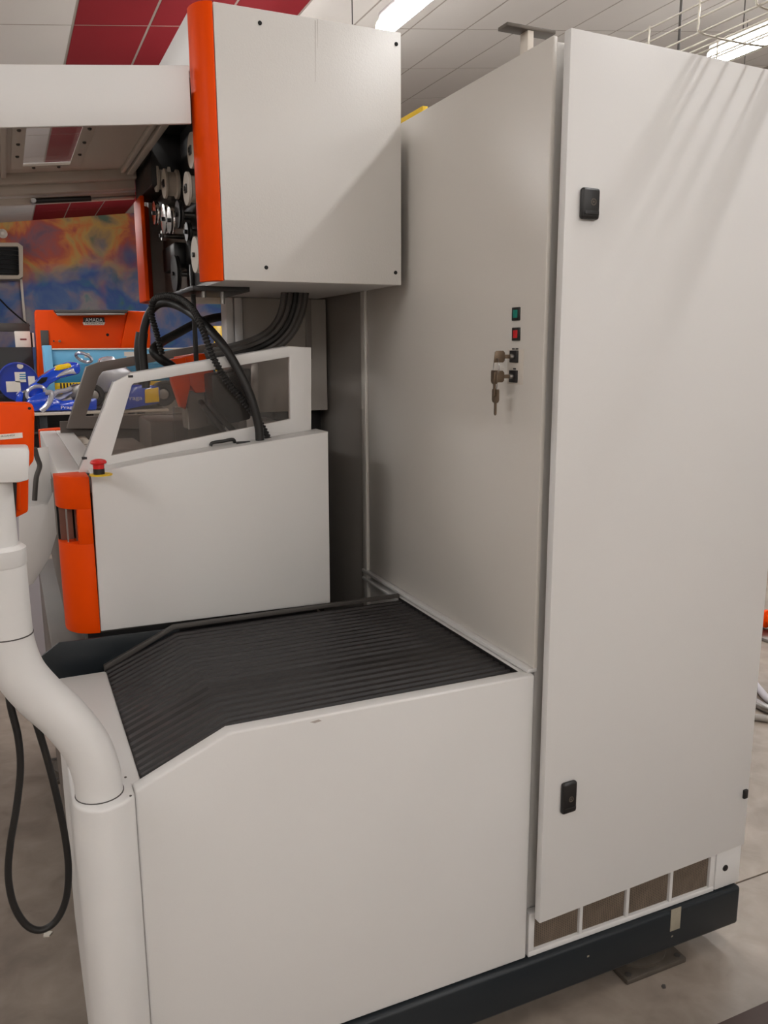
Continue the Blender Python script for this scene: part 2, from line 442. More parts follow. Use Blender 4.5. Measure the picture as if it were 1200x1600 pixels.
# door, hinged at its right edge and a few degrees open
DL = np.array([.9825, 1.3445]); DR = np.array([1.637, 1.374])
du = (DR-DL)/np.linalg.norm(DR-DL); dn = np.array([-du[1], du[0]])      # dn points into the cabinet
DW = float(np.linalg.norm(DR-DL))
def dxf(u, w, z):
    p = DL+du*u+dn*w
    return (p[0], p[1], z)
door = box('door', (0, 0, .287), (DW, .019, 2.119), WHITE, cab, .0018, xf=dxf)
def on_door(px, py):
    p = atp(px, py, (DL[0], DL[1], 1), (dn[0], dn[1], 0))
    return float((p[:2]-DL).dot(du)), float(p[2])
for (c0, c1, cc) in (((905.5, 293), (931, 345), (921, 317)), ((876, 1223), (896, 1264), (887, 1245))):
    u0, z1 = on_door(*c0); u1, z0 = on_door(c1[0], c1[1]); uc, zc = on_door(*cc)
    lk = box('door_lock', (u0, -.012, z0), (u1, 0.001, z1), BLACKP, door, .006, 3, xf=dxf)
    p = dxf(uc, -.0115, zc)
    lathe('lock_barrel', [(.0065, .0015), (.0065, -.0012), (.0045, -.0012), (.0045, .001), (.0022, .001), (.0022, -.001), (.0001, -.001)], p, 'y', DIRTY, lk, 20)
    box('lock_lip', (u0+.005, -.0135, z0+.008), (u1-.004, -.0118, z0+.015), BLACKP, lk, .0006, xf=dxf)
u, z = on_door(1163, 1240)
box('door_hinge', (u-.006, -.006, z-.012), (u+.008, .012, z+.012), BLACKP, door, .002, xf=dxf)
# plinth with filter grille
pl = thing('filter_plinth', (1.3, 1.45, .17), 'white plinth frame with brown mesh filters under the cabinet door', 'plinth')
x0, x1 = .980, 1.549
bx = [x0]
cells = [(x0+.016, x0+.143), (x0+.153, x0+.282), (x0+.292, x0+.419), (x0+.429, x1-.017)]
box('frame_rail', (x0, Y0, .174), (x1, Y0+.02, .188), WHITE, pl, .002)
box('frame_rail', (x0, Y0, .278), (x1, Y0+.02, .2868), WHITE, pl, .002)
ed = [x0]+[c for ab in cells for c in ab]+[x1]
for k in range(0, len(ed), 2): box('frame_bar', (ed[k], Y0+.001, .187), (ed[k+1], Y0+.019, .282), WHITE, pl, .002)
FIL = bpy.data.materials.new('brown_filter_mesh'); FIL.use_nodes = True
nt = FIL.node_tree; b = nt.nodes['Principled BSDF']; b.inputs['Roughness'].default_value = 0.8
tc = nt.nodes.new('ShaderNodeTexCoord'); br = nt.nodes.new('ShaderNodeTexBrick'); br.inputs['Scale'].default_value = 1.0
mp = nt.nodes.new('ShaderNodeMapping'); mp.inputs['Rotation'].default_value = (math.pi/2, 0, 0)
nt.links.new(tc.outputs['Object'], mp.inputs[0]); nt.links.new(mp.outputs[0], br.inputs['Vector'])
br.inputs['Brick Width'].default_value = .0055; br.inputs['Row Height'].default_value = .0045; br.inputs['Mortar Size'].default_value = .0013; br.offset = 0
br.inputs['Color1'].default_value = lin((66, 54, 44)); br.inputs['Color2'].default_value = lin((58, 48, 40)); br.inputs['Mortar'].default_value = lin((126, 110, 94))
nn = nt.nodes.new('ShaderNodeTexNoise'); nn.inputs['Scale'].default_value = 30; nt.links.new(tc.outputs['Object'], nn.inputs['Vector'])
mx = nt.nodes.new('ShaderNodeMix'); mx.data_type = 'RGBA'; mx.blend_type = 'MULTIPLY'; mx.inputs[0].default_value = 0.6
nt.links.new(br.outputs['Color'], mx.inputs[6]); nt.links.new(nn.outputs['Fac'], mx.inputs[7]); nt.links.new(mx.outputs[2], b.inputs['Base Color'])
for a, c in cells: box('filter_mesh', (a-.001, Y0+.009, .185), (c+.001, Y0+.015, .284), FIL, pl, 0)
box('end_block', (x1+.001, Y0-.001, .176), (XR-.002, Y0+.0225, .2868), WHITE, pl, .003)
cp = at(1133, 1356, y=Y0-.001)
lathe('round_cap', [(.0085, .002), (.0085, -.002), (.006, -.003), (.0001, -.003)], cp, 'y', BLACKP, pl, 20)
# push buttons and key switches on the side panel
def pushbutton(py, M, label):
    c = at(807.5, py, x=XC)
    t = thing('push_button', (XC, c[1], c[2]), label, 'push button', 'push buttons on the cabinet side')
    s = .0135
    box('bezel', (XC-.004, c[1]-s, c[2]-s), (XC+.001, c[1]+s, c[2]+s), BLACKP, t, .0012)
    box('lens', (XC-.0048, c[1]-.008, c[2]-.008), (XC-.0035, c[1]+.008, c[2]+.008), M, t, .001)
pushbutton(490.5, GREENLENS, 'square green push button on the cabinet side panel')
pushbutton(522, REDLENS, 'square red push button on the cabinet side panel')
pa, pb = at(794, 546, x=XC), at(817, 601, x=XC)
box('switch_label_plate', (XC-.001, pb[1], pb[2]), (XC+.001, pa[1], pa[2]), PLATE, cab, .0003)
KS = []
for k, (py, word) in enumerate(((557, ''), (588, ''))):
    c = at(805-k, py, x=XC); KS.append(c)
    t = thing('key_switch', (XC, c[1], c[2]), ('square black key switch nearer the red push button' if k == 0 else 'square black key switch lower on the label plate'), 'key switch', 'key switches on the cabinet side')
    box('bezel', (XC-.006, c[1]-.0135, c[2]-.0125), (XC+.001, c[1]+.0135, c[2]+.0125), BLACKP, t, .001)
    lathe('lock_barrel', [(.0055, 0), (.0055, -.006), (.004, -.008), (.0001, -.008)], (XC-.005, c[1], c[2]), 'x', STEEL, t, 18)
    for dy in ((-.0075, .006) if k == 0 else (-.001,)): box('print_line', (XC-.0014, c[1]+dy-.005, c[2]+.0142), (XC-.0009, c[1]+dy+.005, c[2]+.0170), INK, cab, 0)

def key(parent, c, horizontal):
    """flat key: bow and blade"""
    w, h = .026, .024
    if horizontal:      # sticks out of a lock along -x
        bow = [(-.052, -.5*h), (-.050, .5*h-.003), (-.046, .5*h), (-.03, .5*h), (-.026, .5*h-.004), (-.026, -.5*h+.004), (-.03, -.5*h)]
        prism('key', [(XC+a, c[2]+b) for a, b in bow], 'y', c[1]-.0012, c[1]+.0012, BRASS, parent, .0004)
        box('key_shank', (XC-.028, c[1]-.001, c[2]-.004), (XC-.012, c[1]+.001, c[2]+.004), BRASS, parent, .0003)
    else:
        bow = [(-.012, .0), (.012, .0), (.013, -.004), (.013, -.022), (.010, -.027), (.004, -.029), (.004, -.052), (0, -.055), (-.004, -.052), (-.004, -.029), (-.010, -.027), (-.013, -.022), (-.013, -.004)]
        prism('key', [(c[1]+a, c[2]+b) for a, b in bow], 'x', c[0]-.0012, c[0]+.0012, BRASS, parent, .0004)
kb = thing('key_bunch', (XC-.04, KS[0][1], KS[0][2]), 'bunch of worn keys hanging on a ring from both key switches', 'keys')
key(kb, KS[0], True); key(kb, KS[1], True)
rc = (XC-.045, KS[0][1]+.001, KS[0][2]-.022)
tube('key_ring', [(rc[0], rc[1]+.011*math.cos(a), rc[2]+.019*math.sin(a)) for a in np.linspace(0, 2*math.pi, 24, endpoint=False)], .0009, STEEL, kb, 6, True)
key(kb, (XC-.047, KS[0][1]+.004, KS[0][2]-.028), False)
tube('key_ring', [(XC-.045, KS[1][1]+.002+.006*math.cos(a), KS[1][2]-.016+.010*math.sin(a)) for a in np.linspace(0, 2*math.pi, 20, endpoint=False)], .0008, STEEL, kb, 6, True)
key(kb, (XC-.044, KS[1][1]+.003, KS[1][2]-.026), False)
# T bracket and yellow bar on the cabinet roof
bkt = thing('roof_bracket', (XC+.03, 1.52, 2.116), 'small bare metal T bracket standing on the cabinet roof', 'bracket')
box('post', (XC+.020, 1.503, 2.116), (XC+.034, 1.530, 2.168), NYLON, bkt, .001)
box('crossbar', (XC-.030, 1.500, 2.167), (XC+.084, 1.534, 2.174), DIRTY, bkt, .001)
for xx in (-.018, .072): lathe('bolt', [(.004, 0), (.004, .004), (.0001, .005)], (XC+xx, 1.517, 2.174), 'z', STEEL, bkt, 8)
tag(box('yellow_bar', (XC+.002, 1.925, 2.117), (XC+.016, 2.35, 2.131), YELLOW, bevel=.001), 'thin yellow bar lying along the cabinet roof edge', 'bar')
# wire basket cable tray above the roof
tray = thing('cable_tray', (1.48, 1.4, 2.2), 'galvanised wire basket cable tray passing above the cabinet roof', 'cable tray')
TX0, TX1, TZ0, TZ1 = 1.385, 1.585, 2.20, 2.255
for (x, z) in ((TX0, TZ1), (TX0, TZ0+.027), (TX0+.004, TZ0), (TX0+.05, TZ0), (TX0+.10, TZ0), (TX0+.15, TZ0), (TX1, TZ0), (TX1, TZ0+.027), (TX1, TZ1)):
    tube('long_wire', [(x, .35, z), (x, 2.5, z)], .0023, WIRE, tray, 6)
for k in range(15):
    y = .40+k*.15
    tube('hoop_wire', spline([(TX0-.002, y, TZ1+.004), (TX0-.002, y, TZ0+.018), (TX0+.014, y, TZ0-.003), (TX1-.014, y, TZ0-.003), (TX1+.002, y, TZ0+.018), (TX1+.002, y, TZ1+.004)], 3), .0023, WIRE, tray, 6)
for y in (.75, 1.54):
    tube('hanger_rod', [(1.415, y, TZ0-.003), (1.415, y, cz(1.415)+.02)], .003, GREYD, tray, 6)
# ================================================================ MACHINE BASE FRAME
base = thing('base_frame', (.85, 1.9, .062), 'dark blue-grey steel base frame under the machine', 'base frame')
box('front_beam', (.05, Y0-.013, .062), (1.632, Y0+.10, .172), DARKBLUE, base, .009, 3)
box('side_beam', (1.53, Y0+.101, .063), (1.631, 3.2, .170), DARKBLUE, base, .004)
box('side_beam', (.06, Y0+.101, .063), (.16, 3.2, .170), DARKBLUE, base, .004)
box('rear_beam', (.05, 3.2, .062), (1.632, 3.3, .172), DARKBLUE, base, .004)
box('cross_beam', (.16, 2.05, .063), (1.53, 2.2, .170), DARKBLUE, base, .004)
pa, pb = at(1049, 1422, y=Y0-.0135), at(1062, 1450, y=Y0-.0135)
box('tape_patch', (pa[0], Y0-.0142, pb[2]), (pb[0], Y0-.0125, pa[2]), TAPE, base, .0002)
for (px, py, s) in ((919, 1494, .003), (1050, 1463, .003)):
    c = at(px, py, y=Y0-.013)
    box('paint_chip', (c[0]-s, Y0-.0136, c[2]-s*.7), (c[0]+s, Y0-.0125, c[2]+s*.7), TAPE, base, .0002)
def foot(cx, cy, label):
    t = thing('levelling_foot', (cx, cy, 0), label, 'machine foot', 'levelling feet under the base frame')
    box('foot_plate', (cx-.096, cy-.096, 0), (cx+.096, cy+.096, .014), DIRTY, t, .003)
    lathe('foot_disc', [(.085, .014), (.085, .022), (.07, .03), (.0001, .03)], (cx, cy, 0), 'z', DIRTY, t, 32)
    lathe('bolt', [(.016, .03), (.016, .066), (.0001, .066)], (cx, cy, 0), 'z', STEEL, t, 12)
    for sx in (-1, 1):
        for sy in (-1, 1): lathe('plate_screw', [(.008, .013), (.008, .0155), (.0001, .0155)], (cx+sx*.08, cy+sy*.08, 0), 'z', GREYD, t, 10)
foot(1.368, 1.468, 'worn square steel levelling foot under the cabinet corner')
foot(.35, 1.47, 'square steel levelling foot under the low front panel')
foot(1.55, 3.1, 'square steel levelling foot under the rear cabinet corner')
foot(.12, 3.1, 'square steel levelling foot under the tank corner')
# ================================================================ LOW HOUSING WITH BELLOWS
hs = thing('bed_housing', (.55, 1.7, .172), 'low white sheet metal housing with a sloping shoulder in front of the tank', 'machine housing')
PF = [(.142, .175), (.974, .175), (.974, .866), (.312, .870), (.142, .7945)]
prism('front_panel', PF, 'y', Y0, Y0+.034, WHITE, hs, .005, 3)
box('right_rim', (.955, Y0+.034, .70), (.974, 2.03, .864), WHITE, hs, .002)
pa = at(495, 1127, y=Y0)
prism('smudge_mark', [(pa[0]-.014, pa[2]+.001), (pa[0]+.004, pa[2]+.003), (pa[0]+.010, pa[2]-.001), (pa[0]-.004, pa[2]-.003)], 'y', Y0-.0003, Y0+.0005, mat('grey_smudge', (160, 152, 146), 0.6, var=0.2, vscale=60), hs)
# rounded corner post and the flat left top sheet
arc = [(.1415, Y0-.004), (.1415, Y0+.036), (.158, Y0+.036), (.158, 1.985), (.052, 1.985), (.040, 1.972), (.040, 1.42)]
ctr = (.088, 1.400)
arc += [(ctr[0]+.048*math.cos(a), ctr[1]+.056*math.sin(a)) for a in np.linspace(math.pi, math.pi*1.5+.25, 12)]
arc += [(.12, Y0-.028), (.136, Y0-.012)]
prism('corner_post', arc, 'z', .175, .794, WHITE, hs, .006, 3)
box('rear_panel', (.06, 2.035, .175), (.972, 2.047, .79), GREYD, hs, 0)
for (px, py) in ((186, 1214), (194, 1243)):
    c = at(px+10, py, z=.795)
    lathe('screw', [(.0022, 0), (.0022, .0012), (.0001, .0014)], (c[0], c[1], .794), 'z', GREYD, hs, 8)
# bellows: one object for every fold, sharing one mesh
bel = thing('bellows_cover', (.55, 1.7, .80), 'black pleated bellows cover bent over the low housing', 'bellows')
def fold_mesh(name, p):
    XS = [(.159, .783), (.244, .8185), (.330, .8535), (.645, .8545), (.9545, .8545)]
    prof = [(0.0, -.022), (.12, -.004), (.30, .0035), (.88, .0015), (1.0, -.022)]
    bm = bmesh.new(); rows = []
    for x, z in XS: rows.append([bm.verts.new((x, a*p, z+b)) for a, b in prof])
    lo = [[bm.verts.new((x, a*p, z-.03)) for a in (0, 1)] for x, z in XS]
    for A, B in zip(rows, rows[1:]):
        for k in range(len(prof)-1): bm.faces.new((A[k], A[k+1], B[k+1], B[k]))
    for (A, B), (a, c) in zip(zip(rows, rows[1:]), zip(lo, lo[1:])):
        bm.faces.new((A[0], B[0], c[0], a[0])); bm.faces.new((A[-1], a[1], c[1], B[-1])); bm.faces.new((a[0], c[0], c[1], a[1]))
    for R_, l in ((rows[0], lo[0]), (rows[-1], lo[-1])): bm.faces.new(R_+[l[1], l[0]])
    return finish(bm, name, BELLOWS, bel)
pitch = [.022, .020, .021, .025, .027, .026, .028, .032, .031, .024, .026, .025, .023, .024, .022, .024, .023, .024, .022, .024, .025, .024, .026]
tot = 2.018-1.416; s_ = tot/sum(pitch); yy = 1.416; pf = None
for p in pitch:
    p *= s_
    if pf is None: pf = fold_mesh('bellows_fold', p); p0 = p; o = pf
    else: o = pf.copy(); COL.objects.link(o)
    o.scale[1] = p/p0
    o.location[1] = yy+p/2-1.7
    yy += p
box('bellows_base', (.159, 1.415, .745), (.9545, 2.018, .758), BLACKP, bel, 0)
box('side_liner', (.9535, 1.4145, .758), (.9549, 2.018, .8637), BLACKP, bel, 0)
prism('rear_frame', [(.156, .778), (.330, .862), (.957, .862), (.957, .872), (.328, .872), (.156, .794)], 'y', 2.018, 2.030, GREYD, bel, .001)
# dark steel-blue deflector plate behind the left top sheet
dp = pxpoly([(46, 1040), (92, 1004), (280, 981), (280, 1006), (172, 1048), (95, 1059)], 2.0305)
dp = [(a, b if b > .80 else b-.012) for a, b in dp]
tag(prism('deflector_plate', dp, 'y', 2.0295, 2.0352, DARKBLUE, bevel=.001), 'dark blue-grey steel deflector plate between tank and low housing', 'plate')

# ================================================================ WORK TANK
YT = 2.06
tank = thing('work_tank', (.42, 2.6, .80), 'white work tank with sloping top and orange rounded corner', 'tank')
TP = [(.158, .869), (.764, .861), (.767, 1.336), (.30, 1.2845), (.21, 1.270), (.163, 1.262)]
prism('front_panel', TP, 'y', YT, YT+.012, WHITE, tank, .003)
# sloping top ledge between front panel and window frame
LB = .095
prism('top_ledge', [(.163, 1.256), (.21, 1.264), (.30, 1.2785), (.767, 1.330), (.767, 1.336), (.30, 1.2845), (.21, 1.270), (.163, 1.262)], 'y', YT+.001, YT+LB, WHITE, tank, .001)
box('side_panel', (.755, YT+.012, .862), (.767, 3.2, 1.331), WHITE, tank, .002)
box('bottom_panel', (.16, YT+.012, .862), (.755, 3.2, .874), GREYD, tank, 0)
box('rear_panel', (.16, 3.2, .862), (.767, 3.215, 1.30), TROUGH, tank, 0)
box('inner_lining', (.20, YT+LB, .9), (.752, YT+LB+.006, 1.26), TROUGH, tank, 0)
# orange rounded corner with a grip slot
def corner(a0, a1, z0, z1, nm='orange_corner'):
    pts = []
    for a in np.linspace(a0, a1, 12):
        pts.append((.1575-.0755*math.sin(a)**.9, YT-.002+.085*(1-math.cos(a))))
    pts += [(pts[-1][0], YT+.10), (.1575, YT+.10)] if a0 == 0 else [(pts[-1][0], YT+.09), (pts[0][0], YT+.09)]
    return prism(nm, pts, 'z', z0, z1, ORANGE, tank, .0015)
corner(0, math.pi/2, 1.178, 1.256)
corner(0, math.pi/2, .866, 1.092)
corner(0, .40, 1.0915, 1.1785)
for (xa, xb, ya, M) in ((.088, .118, YT+.075, SLOTM), (.101, .1045, YT+.045, STEEL), (.122, .127, YT+.05, SLOTM)):
    box('grip_plate', (xa, ya, 1.092), (xb, ya+.01, 1.178), M, tank, 0)
box('slot_back', (.083, YT+.085, 1.09), (.128, YT+.098, 1.18), BLACKHOLE, tank, 0)
# left wall of the tank: two white top strips and the face below
box('left_wall_strip', (.093, YT+.101, 1.20), (.1488, 3.31, 1.259), WHITE, tank, .003)
box('left_wall_strip', (.1490, YT+.101, 1.20), (.205, 3.31, 1.259), WHITE, tank, .003)
box('left_wall_channel', (.207, YT+.101, 1.19), (.243, 3.31, 1.245), NYLON, tank, .002)
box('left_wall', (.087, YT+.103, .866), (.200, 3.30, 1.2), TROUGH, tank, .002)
corner_far = prism('far_orange_corner', [(.09, 3.315), (.09, 3.36), (.11, 3.39), (.155, 3.41), (.205, 3.41), (.205, 3.315)], 'z', .866, 1.262, ORANGE, tank, .002)
for k in range(6):
    c = (.225, 2.9-.06*k, 1.246)
    box('scale_mark', (c[0]-.009, c[1]-.004, 1.2445), (c[0]+.009, c[1]+.004, 1.2458), GREYD if k < 2 else GREYM, tank, 0)
# window frames
YF = 2.145
def frame(y, outer, inner, M, d=.02, nm='window_frame'):
    return ring(nm, pxpoly(outer, y), pxpoly(inner, y), 'y', y, y+d, M, tank, .0015)
OUT = [(122, 742), (179, 597), (206, 583), (452, 541), (486.5, 543), (486.5, 686)]
INN = [(174, 712), (206, 602), (209, 599), (450, 558), (452.5, 558), (454, 655)]
frame(YF, OUT, INN, WHITE)
prism('window_pane', pxpoly([(168, 716), (202, 600), (206, 596), (452, 554), (458, 554), (458, 659)], YF+.008), 'y', YF+.008, YF+.012, GLASS, tank)
# frame return along the top and left edges
o = pxpoly(OUT, YF)
def ret(a, b, t, d, M):
    a, b = np.array(a), np.array(b); n = np.array([-(b-a)[1], (b-a)[0]]); n = n/np.linalg.norm(n)*t
    return prism('frame_flange', [tuple(a), tuple(b), tuple(b-n), tuple(a-n)], 'y', YF+.02, YF+d, M, tank)
ret(o[2], o[3], .006, .06, WHITE); ret(o[0], o[1], .006, .05, GREYM); ret(o[3], o[4], .006, .06, WHITE); ret(o[4], o[5], .01, .06, WHITE)
for (px, py) in ((204, 588), (132, 716)):
    c = at(px, py, y=YF); box('black_clip', (c[0]-.006, YF-.002, c[2]-.003), (c[0]+.006, YF+.01, c[2]+.003), BLACKP, tank, .001)
# far frame
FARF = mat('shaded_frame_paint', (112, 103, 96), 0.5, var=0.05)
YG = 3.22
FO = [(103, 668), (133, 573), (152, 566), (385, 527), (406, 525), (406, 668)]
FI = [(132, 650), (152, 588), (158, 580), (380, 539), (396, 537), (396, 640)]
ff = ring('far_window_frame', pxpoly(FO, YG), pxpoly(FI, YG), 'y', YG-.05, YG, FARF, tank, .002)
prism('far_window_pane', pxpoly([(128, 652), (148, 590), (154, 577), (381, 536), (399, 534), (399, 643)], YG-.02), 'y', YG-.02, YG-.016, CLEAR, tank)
# ledge fittings
def ledge_z(x): return 1.2845+(x-.30)*(.0515/.467) if x > .3 else 1.262+(x-.163)*.1642
c = at(155, 741, z=1.265)
es = thing('emergency_stop', (c[0], c[1], ledge_z(c[0])), 'red mushroom emergency stop on a yellow disc on the tank ledge', 'stop button')
zz = ledge_z(c[0])-.002
lathe('yellow_disc', [(.026, 0), (.026, .003), (.0001, .003)], (c[0]+.004, c[1], zz), 'z', YELLOW, es, 28)
lathe('black_collar', [(.013, .002), (.013, .016), (.0001, .016)], (c[0], c[1], zz), 'z', BLACKP, es, 20)
lathe('red_cap', [(.0125, .014), (.013, .026), (.018, .028), (.019, .031), (.016, .036), (.008, .0385), (.0001, .039)], (c[0], c[1], zz), 'z', RED, es, 28)
def ledge_hit(px, py):
    z = 1.29
    for _ in range(12): q = at(px, py, z=z); z = ledge_z(q[0])
    return q
pa, pb = ledge_hit(328, 698), ledge_hit(362, 690)
for q in (pa, pb): q[1] = min(q[1], YF-.012)
hz = ledge_z((pa[0]+pb[0])/2)
tag(tube('ledge_handle', spline([(pa[0], pa[1], hz-.001), (pa[0]+.006, pa[1], hz+.007), ((pa[0]+pb[0])/2, (pa[1]+pb[1])/2, hz+.010), (pb[0]-.006, pb[1], hz+.013), (pb[0], pb[1], hz+.003)], 5), .0045, BLACKP, n=10), 'small black curved handle on the tank ledge', 'handle')
pa = ledge_hit(380, 692); pa[1] = min(pa[1], YF-.010)
hz = ledge_z(pa[0])
sl = ring('cable_slot', [(pa[0]-.018, pa[1]-.005), (pa[0]+.018, pa[1]-.005), (pa[0]+.018, pa[1]+.005), (pa[0]-.018, pa[1]+.005)], [(pa[0]-.014, pa[1]-.002), (pa[0]+.014, pa[1]-.002), (pa[0]+.014, pa[1]+.002), (pa[0]-.014, pa[1]+.002)], 'z', hz-.003, hz+.004, BLACKP)
tag(sl, 'small black rectangular grommet on the tank ledge beside the hoses', 'grommet')
# tank interior: lower arm and head
head = thing('wire_guide_head', (.45, 2.62, 1.30), 'orange wedge-shaped wire guide head inside the tank', 'machine head')
pxprism('wedge', [(265, 562), (290, 558), (298, 600), (290, 640), (283, 636), (270, 598)], 2.55, .05, ORANGE, head, .003)
pxprism('head_body', [(286, 558), (322, 552), (336, 585), (334, 612), (306, 614), (296, 600)], 2.56, .16, ORANGE, head, .003)
pxprism('lower_block', [(290, 612), (330, 610), (330, 664), (296, 672)], 2.58, .1, GREYM, head, .003)
pxprism('acrylic_guard', [(272, 636), (294, 636), (294, 692), (274, 695)], 2.5, .02, CLEAR, head, .001)
pxprism('nozzle_block', [(330, 585), (392, 575), (392, 655), (336, 668)], 2.46, .12, BLACKP, head, .006)
pxprism('head_bracket', [(392, 562), (404, 560), (404, 645), (392, 650)], 2.47, .125, STEEL, head, .002)
arm2 = thing('lower_arm', (.5, 2.8, .88), 'grey cast lower arm standing inside the tank', 'machine arm')
box('arm_body', (.40, 2.70, .874), (.64, 2.95, 1.33), TROUGH, arm2, .01)
box('work_clamp', (.24, 2.75, 1.18), (.40, 3.1, 1.24), GREYM, arm2, .004)
box('tank_step', (.245, 2.75, .874), (.39, 3.19, 1.18), TROUGH, arm2, .003)
for P in ([(314, 628, 2.585), (319, 636, 2.48), (328, 647, 2.435), (356, 684, 2.40)], [(325, 624, 2.585), (329, 633, 2.46), (342, 649, 2.425), (374, 683, 2.40)]):
    tube('coolant_pipe', spline([at(a, b, y=c) for a, b, c in P], 6), .009, RUBBER, head, 10)
# ================================================================ COLUMN BEHIND THE TANK
COLP = mat('column_grey_paint', (176, 170, 163), 0.45, var=0.03)
colm = thing('machine_column', (.8, 2.8, .17), 'mid grey machine column standing behind the tank', 'machine column')
box('column_face', (.69, 2.60, 1.352), (.968, 2.76, 1.711), COLP, colm, .003)
box('corner_strip', (.635, 2.595, 1.30), (.660, 2.66, 1.711), WHITE, colm, .004)
box('corner_strip', (.662, 2.592, 1.30), (.689, 2.66, 1.711), WHITE, colm, .006)
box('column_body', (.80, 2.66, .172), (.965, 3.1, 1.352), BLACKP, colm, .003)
box('cover_plate', (.895, 2.594, 1.52), (.915, 2.601, 1.711), GREYM, colm, .001)
# flat hose bundle from the head box down to the arm
bund = thing('conduit_bundle', (.7, 2.3, 1.5), 'flat bundle of dark conduits curving down from the head box', 'conduit')
bp_ = [(463, 452, 2.34), (459, 480, 2.34), (448, 508, 2.35), (428, 530, 2.37), (398, 545, 2.40), (360, 555, 2.45), (325, 562, 2.5)]
cl = spline([at(a, b, y=c) for a, b, c in bp_], 8)
wid = [.040*(1-.0*k/len(cl)) for k in range(len(cl))]
for k in range(5):
    q = []
    for i, p in enumerate(cl):
        f = i/(len(cl)-1)
        t = cl[min(i+1, len(cl)-1)]-cl[max(i-1, 0)]; t = t/np.linalg.norm(t)
        n = np.array([-t[2], 0, t[0]]); n = n/np.linalg.norm(n)
        off = (k-2)*.0165*(1-.35*f)
        q.append(p+n*off+np.array([0, .004*abs(k-2), 0]))
    tube('conduit', q, .0098, GREYD if k != 2 else RUBBER, bund, 8)
# ================================================================ WIRE HEAD BOX
XB0, XB1, YB0, YB1, ZB0, ZB1 = .487, .9505, 1.99, 3.03, 1.712, 2.311
hb = thing('wire_head_box', (.7, 2.5, ZB0), 'large white wire head box with orange rounded corner high above the tank', 'machine head')
box('front_panel', (XB0, YB0, ZB0), (XB1, YB0+.012, ZB1), WHITE_T, hb, .003)
box('right_panel', (XB1-.012, YB0+.012, ZB0+.001), (XB1, YB1, ZB1-.001), WHITE_T, hb, .002)
box('rear_panel', (XB0, YB1-.012, ZB0+.001), (XB1-.012, YB1, ZB1-.001), GREYM, hb, .002)
box('bottom_panel', (XB0, YB0+.012, ZB0), (XB1-.012, YB1-.012, ZB0+.01), WHITE, hb, 0)
box('top_panel', (.448, YB0+.065, ZB1-.012), (XB1-.012, YB1-.012, ZB1), WHITE, hb, .002)
box('top_front_strip', (XB0, YB0+.012, ZB1-.012), (XB1-.012, YB0+.064, ZB1), WHITE, hb, .002)
box('top_side_strip', (.444, YB0+.07, 2.185), (.456, YB1-.06, ZB1-.004), WHITE, hb, .003)
box('wire_board', (.530, YB0+.07, ZB0+.01), (.542, YB1-.012, ZB1-.012), GREYM, hb, 0)
for (px, py) in ((406, 36), (619, 69), (416, 418), (618, 426)):
    c = at(px, py, y=YB0)
    lathe('panel_screw', [(.0048, .001), (.0048, -.0012), (.0025, -.0016), (.0001, -.0006)], (c[0], YB0, c[2]), 'y', BLACKHOLE, hb, 14)
STREAK = mat('faint_streak', (176, 170, 164), 0.5, var=0.1, vscale=30)  # two thin tapering lines, slightly darker than the white panel
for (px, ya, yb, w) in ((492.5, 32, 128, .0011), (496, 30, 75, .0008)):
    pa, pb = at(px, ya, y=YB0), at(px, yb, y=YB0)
    prism('streak_mark', [(pa[0]-w, pa[2]), (pa[0]+w, pa[2]), (pb[0]+w*.3, pb[2]), (pb[0]-w*.3, pb[2])], 'y', YB0-.0003, YB0+.0005, STREAK, hb)
def ocorner(z0, z1, far=False):
    pts = []
    for a in np.linspace(0, math.pi/2, 12):
        pts.append((.486-(.043 if not far else .058)*math.sin(a), (1.991+.062*(1-math.cos(a))) if not far else (3.03-.1*(1-math.cos(a)))))
    pts += [(.443, 2.058), (.452, 2.058), (.486, 2.012)] if not far else [(.428, 2.80), (.440, 2.80), (.440, 2.95), (.486, 3.01)]
    return prism('orange_corner', pts, 'z', z0, z1, ORANGE, hb, .0015)
ocorner(ZB0-.001, ZB1+.001)
ocorner(ZB0-.004, 2.028, True)
for (px, py, h) in ((318, 452, .03), (347, 450, .045)):
    c = at(px, py, y=2.2); lathe('guide_pin', [(.0055, 0), (.0055, -h), (.0001, -h)], (c[0], c[1], ZB0+.002), 'z', STEEL, hb, 10)
box('backing_plate', (.522, 2.062, 1.725), (.5295, 2.60, 2.25), BLACKP, hb, 0)
box('hinge_cover', (.446, 2.062, 2.172), (.53, 2.61, 2.184), BLACKP, hb, 0)
box('dark_housing', (.4365, 2.62, 2.03), (.53, 2.94, 2.19), BLACKP, hb, .004)
# spools, wheels and rollers of the wire run: parts of the head box
def wheel(px, py0, py1, x, prof, M, nm):
    a, b = at(px, py0, x=x), at(px, py1, x=x)
    r = abs(a[2]-b[2])/2; c = ((x), (a[1]+b[1])/2, (a[2]+b[2])/2)
    w = lathe(nm, [(r*f, h) for f, h in prof], c, 'x', M, hb, 32)
    lathe('axle', [(.006, -.006), (.006, max(h for _, h in prof)-.001), (.0001, max(h for _, h in prof)-.001)], c, 'x', BLACKP, w, 10)
    if nm == 'spool': box('hub_clip', (c[0]-.004, c[1]-.010, c[2]-.010), (c[0]+.002, c[1]+.010, c[2]+.010), BLACKP, w, .001)
    sh = .6-max(h for _, h in prof)-x
    return c, r
SPOOL = [(.0001, 0), (1, 0), (1, .006), (.8, .009), (.8, .030), (1, .033), (1, .04), (.0001, .04)]
THIN = [(.0001, 0), (1, 0), (1, .004), (.96, .006), (1, .008), (1, .012), (.0001, .012)]
